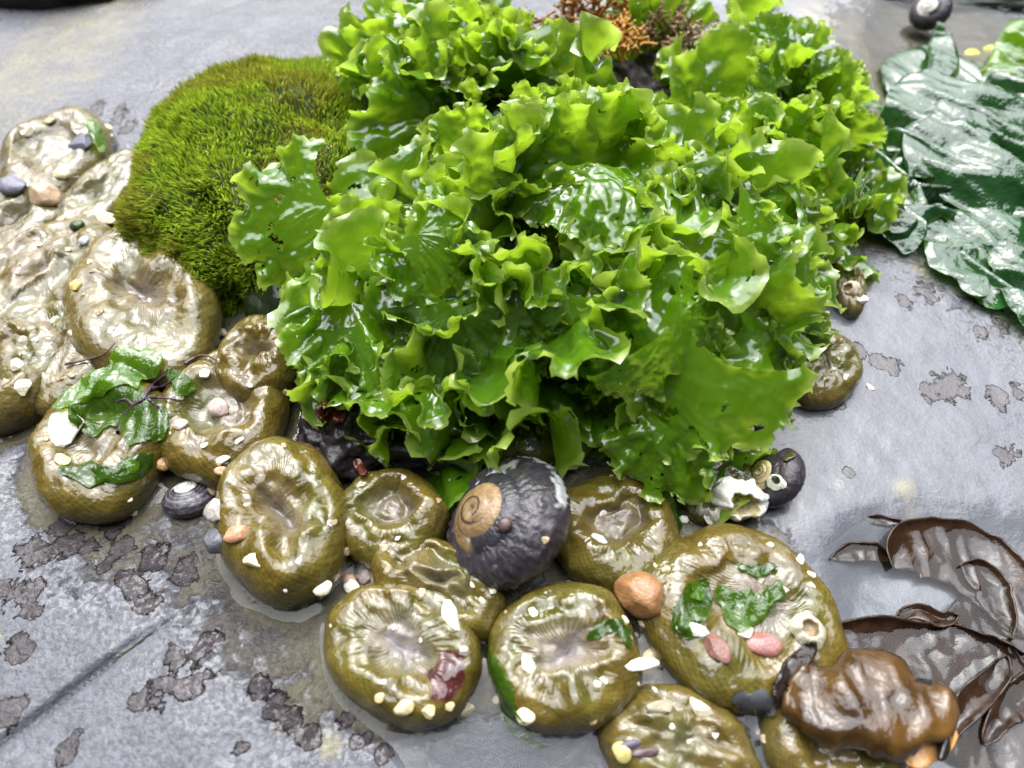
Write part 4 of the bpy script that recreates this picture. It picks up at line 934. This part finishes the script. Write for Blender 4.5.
# brown weed blades in the shallow pool
def kelp(pts, label, zf, seed, colr=(.020, .010, .005), thick=.035, wave=.115, wf=.9, nu=90, nv=30):
    return sheet('brown_weed', pts, label, 'brown weed', 'kelp', zfun=zf, wave=wave, wf=wf, thick=thick, colr=colr, seed=seed, nu=nu, nv=nv, group='brown weed blades in the pool', ragged=.10)
kelp([(893, 568, 12), (915, 550, 30), (960, 556, 36), (1005, 590, 30), (1045, 640, 24)], 'broad dark brown blade arching out of the pool at the right edge', lambda u, v, t, w: -.12+.26*max(0., -w)**3+.06*sin(t*9), 1.)
kelp([(812, 652, 10), (850, 650, 30), (910, 655, 36), (970, 660, 30), (1025, 655, 12)], 'long brown blade lying under the water surface with a raised upper rim', lambda u, v, t, w: -.15+.28*max(0., -w)**4+.05*sin(t*11+w*3), 2.)
kelp([(938, 752, 7), (950, 728, 13), (975, 700, 17), (1000, 672, 12), (1008, 655, 4)], 'narrow brown blade pointing up right, beside the folded brown blade', lambda u, v, t, w: -.08+.16*abs(w)**2, 3.)
kelp([(858, 700, 30), (930, 690, 72), (1000, 690, 88), (1080, 700, 90)], 'wide dark weed sheet lying under the water in the bottom right corner', lambda u, v, t, w: -.15+.05*sin(t*13+w*4), 10., wave=.11, wf=.8)
kelp([(830, 560, 3), (850, 553, 10), (875, 553, 9), (892, 560, 3)], 'small brown blade tip left of the broad arching blade', lambda u, v, t, w: -.12+.16*max(0., -w)**2, 4., nu=40, nv=16)
kelp([(896, 618, 4), (915, 611, 8), (940, 620, 8), (958, 616, 5)], 'short curled brown strip in the pool above the long blade', lambda u, v, t, w: -.09+.14*abs(w), 5., nu=40, nv=14)
kelp([(985, 745, 6), (1000, 718, 14), (1020, 700, 20), (1050, 680, 20)], 'brown blade cut by the right edge near the bottom corner', lambda u, v, t, w: -.09+.14*abs(w)**2+.04*sin(t*8), 6.)
kelp([(1000, 640, 8), (1012, 668, 14), (1030, 690, 16), (1050, 700, 10)], 'small brown blade at the right edge below the long blade', lambda u, v, t, w: -.1+.16*max(0., -w)**2, 7., nu=50, nv=18)
kelp([(962, 565, 8), (985, 580, 18), (1000, 605, 16), (1012, 640, 4)], 'dark inner fold in front of the broad arching blade', lambda u, v, t, w: -.06+.16*max(0., -w)**2, 8., nu=60, nv=20)
kelp([(842, 528, 2), (865, 521, 5), (890, 523, 5), (908, 530, 2)], 'thin brown sliver at the top of the pool', lambda u, v, t, w: -.08+.1*max(0., -w), 9., nu=30, nv=10)
DG = refresh()
sheet('brown_weed', [(788, 690, 26), (830, 705, 42), (880, 708, 46), (925, 720, 34), (944, 735, 12)], 'folded amber brown blade draped over the ribbed anemone, bottom right', 'brown weed', 'amber', zfun=lambda u, v, t, w: .78+.22*(1-w**4)-.25*max(0., t-.7), wave=.34, wf=.95, thick=.10, colr=(.060, .030, .007), seed=21., nu=111, nv=50, blunt=True, group='brown weed blades in the pool', ragged=.24)
sheet('brown_weed', [(776, 705, 8), (786, 682, 12), (800, 660, 10), (812, 645, 4)], 'black curled blade between the widest anemone and the folded amber blade', 'brown weed', 'kelp', lift=.12, wave=.2, wf=1.5, thick=.06, colr=(.02, .013, .010), seed=22., nu=50, nv=20, group='brown weed blades in the pool')
sheet('brown_weed', [(905, 764, 8), (925, 752, 14), (942, 738, 12), (946, 722, 4)], 'orange blade edge sticking out under the folded amber blade', 'brown weed', 'kelp', zfun=lambda u, v, t, w: .6, wave=.12, thick=.06, colr=(.52, .27, .09), seed=23., nu=40, nv=18, group='brown weed blades in the pool')

sheet('brown_weed', [(898, 686, 4), (930, 690, 8), (945, 708, 8), (946, 735, 6), (940, 760, 4)], 'black rolled blade edge along the right side of the folded amber blade', 'brown weed', 'kelp', zfun=lambda u, v, t, w: .75+.2*(1-w*w), wave=.08, thick=.08, colr=(.012, .009, .008), seed=24., nu=60, nv=14, group='brown weed blades in the pool')
# limp dark green sheets, right
def limp(pts, label, seed, wave=.55, wf=.45, lift=.15, mat='limp', **k):
    k.setdefault('blunt', True); k.setdefault('skew', .3+(seed*.53) % 1.3)
    return sheet('limp_sea_lettuce', pts, label, 'sea lettuce', mat, zfun=lambda u, v, t, w: lift, wave=wave, wf=wf, seed=seed, group='limp lettuce sheets at the right edge', nu=110, nv=70, **k)
limp([(880, 110, 18), (925, 130, 50), (975, 150, 62), (1040, 150, 60)], 'large pale shining limp lettuce sheet, upper one at the right edge', 1., wave=1.0, lift=.5)
DG = refresh()
limp([(885, 240, 16), (915, 195, 40), (960, 175, 46), (1010, 185, 40), (1060, 200, 30)], 'dark green limp lettuce sheet with long straight folds, in front of the pale one', 2., wave=.8, lift=.25)
limp([(975, 120, 26), (980, 190, 40), (985, 250, 38), (1000, 310, 12)], 'dark green lettuce sheet trailing down onto the grey rock at the right', 3., wave=.6, lift=.2)
limp([(1010, 160, 30), (1020, 220, 40), (1030, 280, 40), (1050, 330, 20)], 'limp lettuce sheet cut by the right edge below the pale sheet', 4., wave=.7, lift=.2)
limp([(900, 160, 20), (935, 150, 34), (975, 120, 36), (1030, 100, 30)], 'narrow emerald lettuce sheet lying across the pale sheet', 8., wave=.7, lift=.75)
limp([(930, 210, 10), (945, 245, 22), (965, 270, 18), (985, 300, 6)], 'dark pointed lettuce tongue at the left foot of the trailing sheet', 9., wave=.5, lift=.3)
limp([(850, 140, 16), (878, 180, 30), (895, 215, 30), (915, 250, 8)], 'dark lettuce sheet joining the rear lettuce heap to the limp sheets', 10., wave=.6, lift=.3)
limp([(880, 80, 14), (920, 75, 26), (965, 85, 26), (1000, 80, 12)], 'flat green film floating behind the pale lettuce sheet', 5., wave=.3, lift=.1)
limp([(985, 100, 20), (1010, 85, 40), (1040, 60, 46), (1060, 50, 20)], 'bright green lettuce patch at the right edge under the far snail', 6., wave=.9, lift=.4, mat='lettuce')
limp([(925, 95, 6), (940, 72, 16), (938, 50, 12), (935, 30, 3)], 'small pointed leaf standing below the far snail', 7., wave=.6, lift=.4)
sheet('weed_scrap', [(866, 215, 8), (850, 205, 16), (838, 190, 8)], 'pale frilly scrap between the rear lettuce heap and the dark sheets', 'weed scrap', 'lettuce', lift=.3, wave=.3, seed=41., nu=30, nv=16)
sheet('weed_scrap', [(960, 290, 3), (985, 296, 12), (1000, 300, 4)], 'thin leaf tip on the grey rock at the end of the trailing sheet', 'weed scrap', 'scrap', lift=.06, wave=.15, seed=42., nu=30, nv=12)
for k, (x, y) in enumerate([(972, 54), (990, 50), (998, 66)]):
    pebble(x, y, 18-2*k, 11, 10, (.55, .52, .02), 'yellow bit of weed on the dark pool under the far snail', 'weed chip', 'weed_chip', 'tuft', thick=.5, group='yellow weed bits in the far pool')

# ---------------------------------------------------------------- water, sky, light, camera
wx = axis(-13, 13, .11, 90, 1.3); wy = axis(2, 27, .11, 90, 1.3); WX, WY = np.meshgrid(wx, wy, indexing='ij')
WZ = .006*fbm(WX*.5, WY*.5, 6., 3)
for q in ANEM:                      # the water climbs a little where it meets the soft bodies
    Ei = np.linalg.inv(q['E']); u = Ei@np.stack([(WX-q['p'][0]).ravel(), (WY-q['p'][1]).ravel()])
    r = np.hypot(u[0], u[1]).reshape(WX.shape); WZ = np.maximum(WZ, WZ*0+.07*np.exp(-np.maximum(r-.95, 0)*np.linalg.norm(q['E'])*.707/.10))
WZ = WZ+.03*np.exp(-np.maximum(-ground(WX.ravel(), WY.ravel()).reshape(WX.shape), 0)/.05)
tag(put('pool_water', mesh_data('pool_water', np.stack([WX, WY, WZ], -1).reshape(-1, 3), grid_faces(*WX.shape), M['water'])), kind='structure')

SUN_EL, SUN_AZ = 56, -12           # high, beyond the heap, a little to the left
w = bpy.data.worlds.new('World'); scene.world = w; w.use_nodes = True; nt = w.node_tree; nt.nodes.clear(); n = N(nt)
sky = n('ShaderNodeTexSky', sky_type='NISHITA', sun_disc=False, sun_elevation=radians(SUN_EL), sun_rotation=radians(SUN_AZ), dust_density=3., air_density=1.2)
gen = n('ShaderNodeTexCoord').outputs['Generated']
grey = n('ShaderNodeHueSaturation', i={'Saturation': .22, 'Color': sky.outputs[0]}).outputs[0]
# overcast, shaped for wet reflections: bright patch added ahead, sky dimmed behind the camera
sep = n('ShaderNodeSeparateXYZ', i={0: gen})
dirn = n('ShaderNodeVectorMath', operation='DOT_PRODUCT', i={0: gen, 1: (-.05, .62, .78)}).outputs['Value']
cl = tex_noise(n, gen, 2.2, 5, .55)
f = math_(n, 'ADD', dirn, math_(n, 'MULTIPLY', math_(n, 'SUBTRACT', cl, .5), .55))
bright_patch = mapr(n, f, .56, .64, .20, 6.2)
lo = mapr(n, sep.outputs[2], .12, .95, .05, 1.0)
k = math_(n, 'MULTIPLY', bright_patch, lo)
tint = mixc(n, .55, grey, (6.2, 6.2, 6.6))
bgc = n('ShaderNodeVectorMath', operation='SCALE', i={0: tint, 'Scale': k}).outputs[0]
bg = n('ShaderNodeBackground', i={'Color': bgc, 'Strength': .15}); n('ShaderNodeOutputWorld', i={0: bg.outputs[0]})
sl = bpy.data.lights.new('sun', 'SUN'); sl.energy = .9; sl.angle = radians(40); sl.color = (1, .97, .92)
so = bpy.data.objects.new('sun', sl); col.objects.link(so)
sd = Vector((sin(radians(SUN_AZ))*cos(radians(SUN_EL)), cos(radians(SUN_AZ))*cos(radians(SUN_EL)), sin(radians(SUN_EL))))
so.rotation_euler = sd.to_track_quat('Z', 'Y').to_euler()
cam = bpy.data.cameras.new('camera'); co = bpy.data.objects.new('camera', cam); col.objects.link(co)
cam.sensor_width = 36; cam.lens = 36*FPX/1024; cam.clip_start = .005; cam.clip_end = 50
co.location = Vector(CAMP)*S; co.rotation_euler = (pi/2-PITCH, 0, 0)
cam.dof.use_dof = True; cam.dof.focus_distance = .168; cam.dof.aperture_fstop = 13
scene.camera = co
vs = scene.view_settings; vs.view_transform = 'Standard'; vs.look = 'None'; vs.exposure = .52; vs.gamma = 1
cy = scene.cycles; cy.use_denoising = True; cy.max_bounces = 8; cy.transparent_max_bounces = 8; cy.caustics_reflective = False; cy.caustics_refractive = False
cy.sample_clamp_indirect = 6
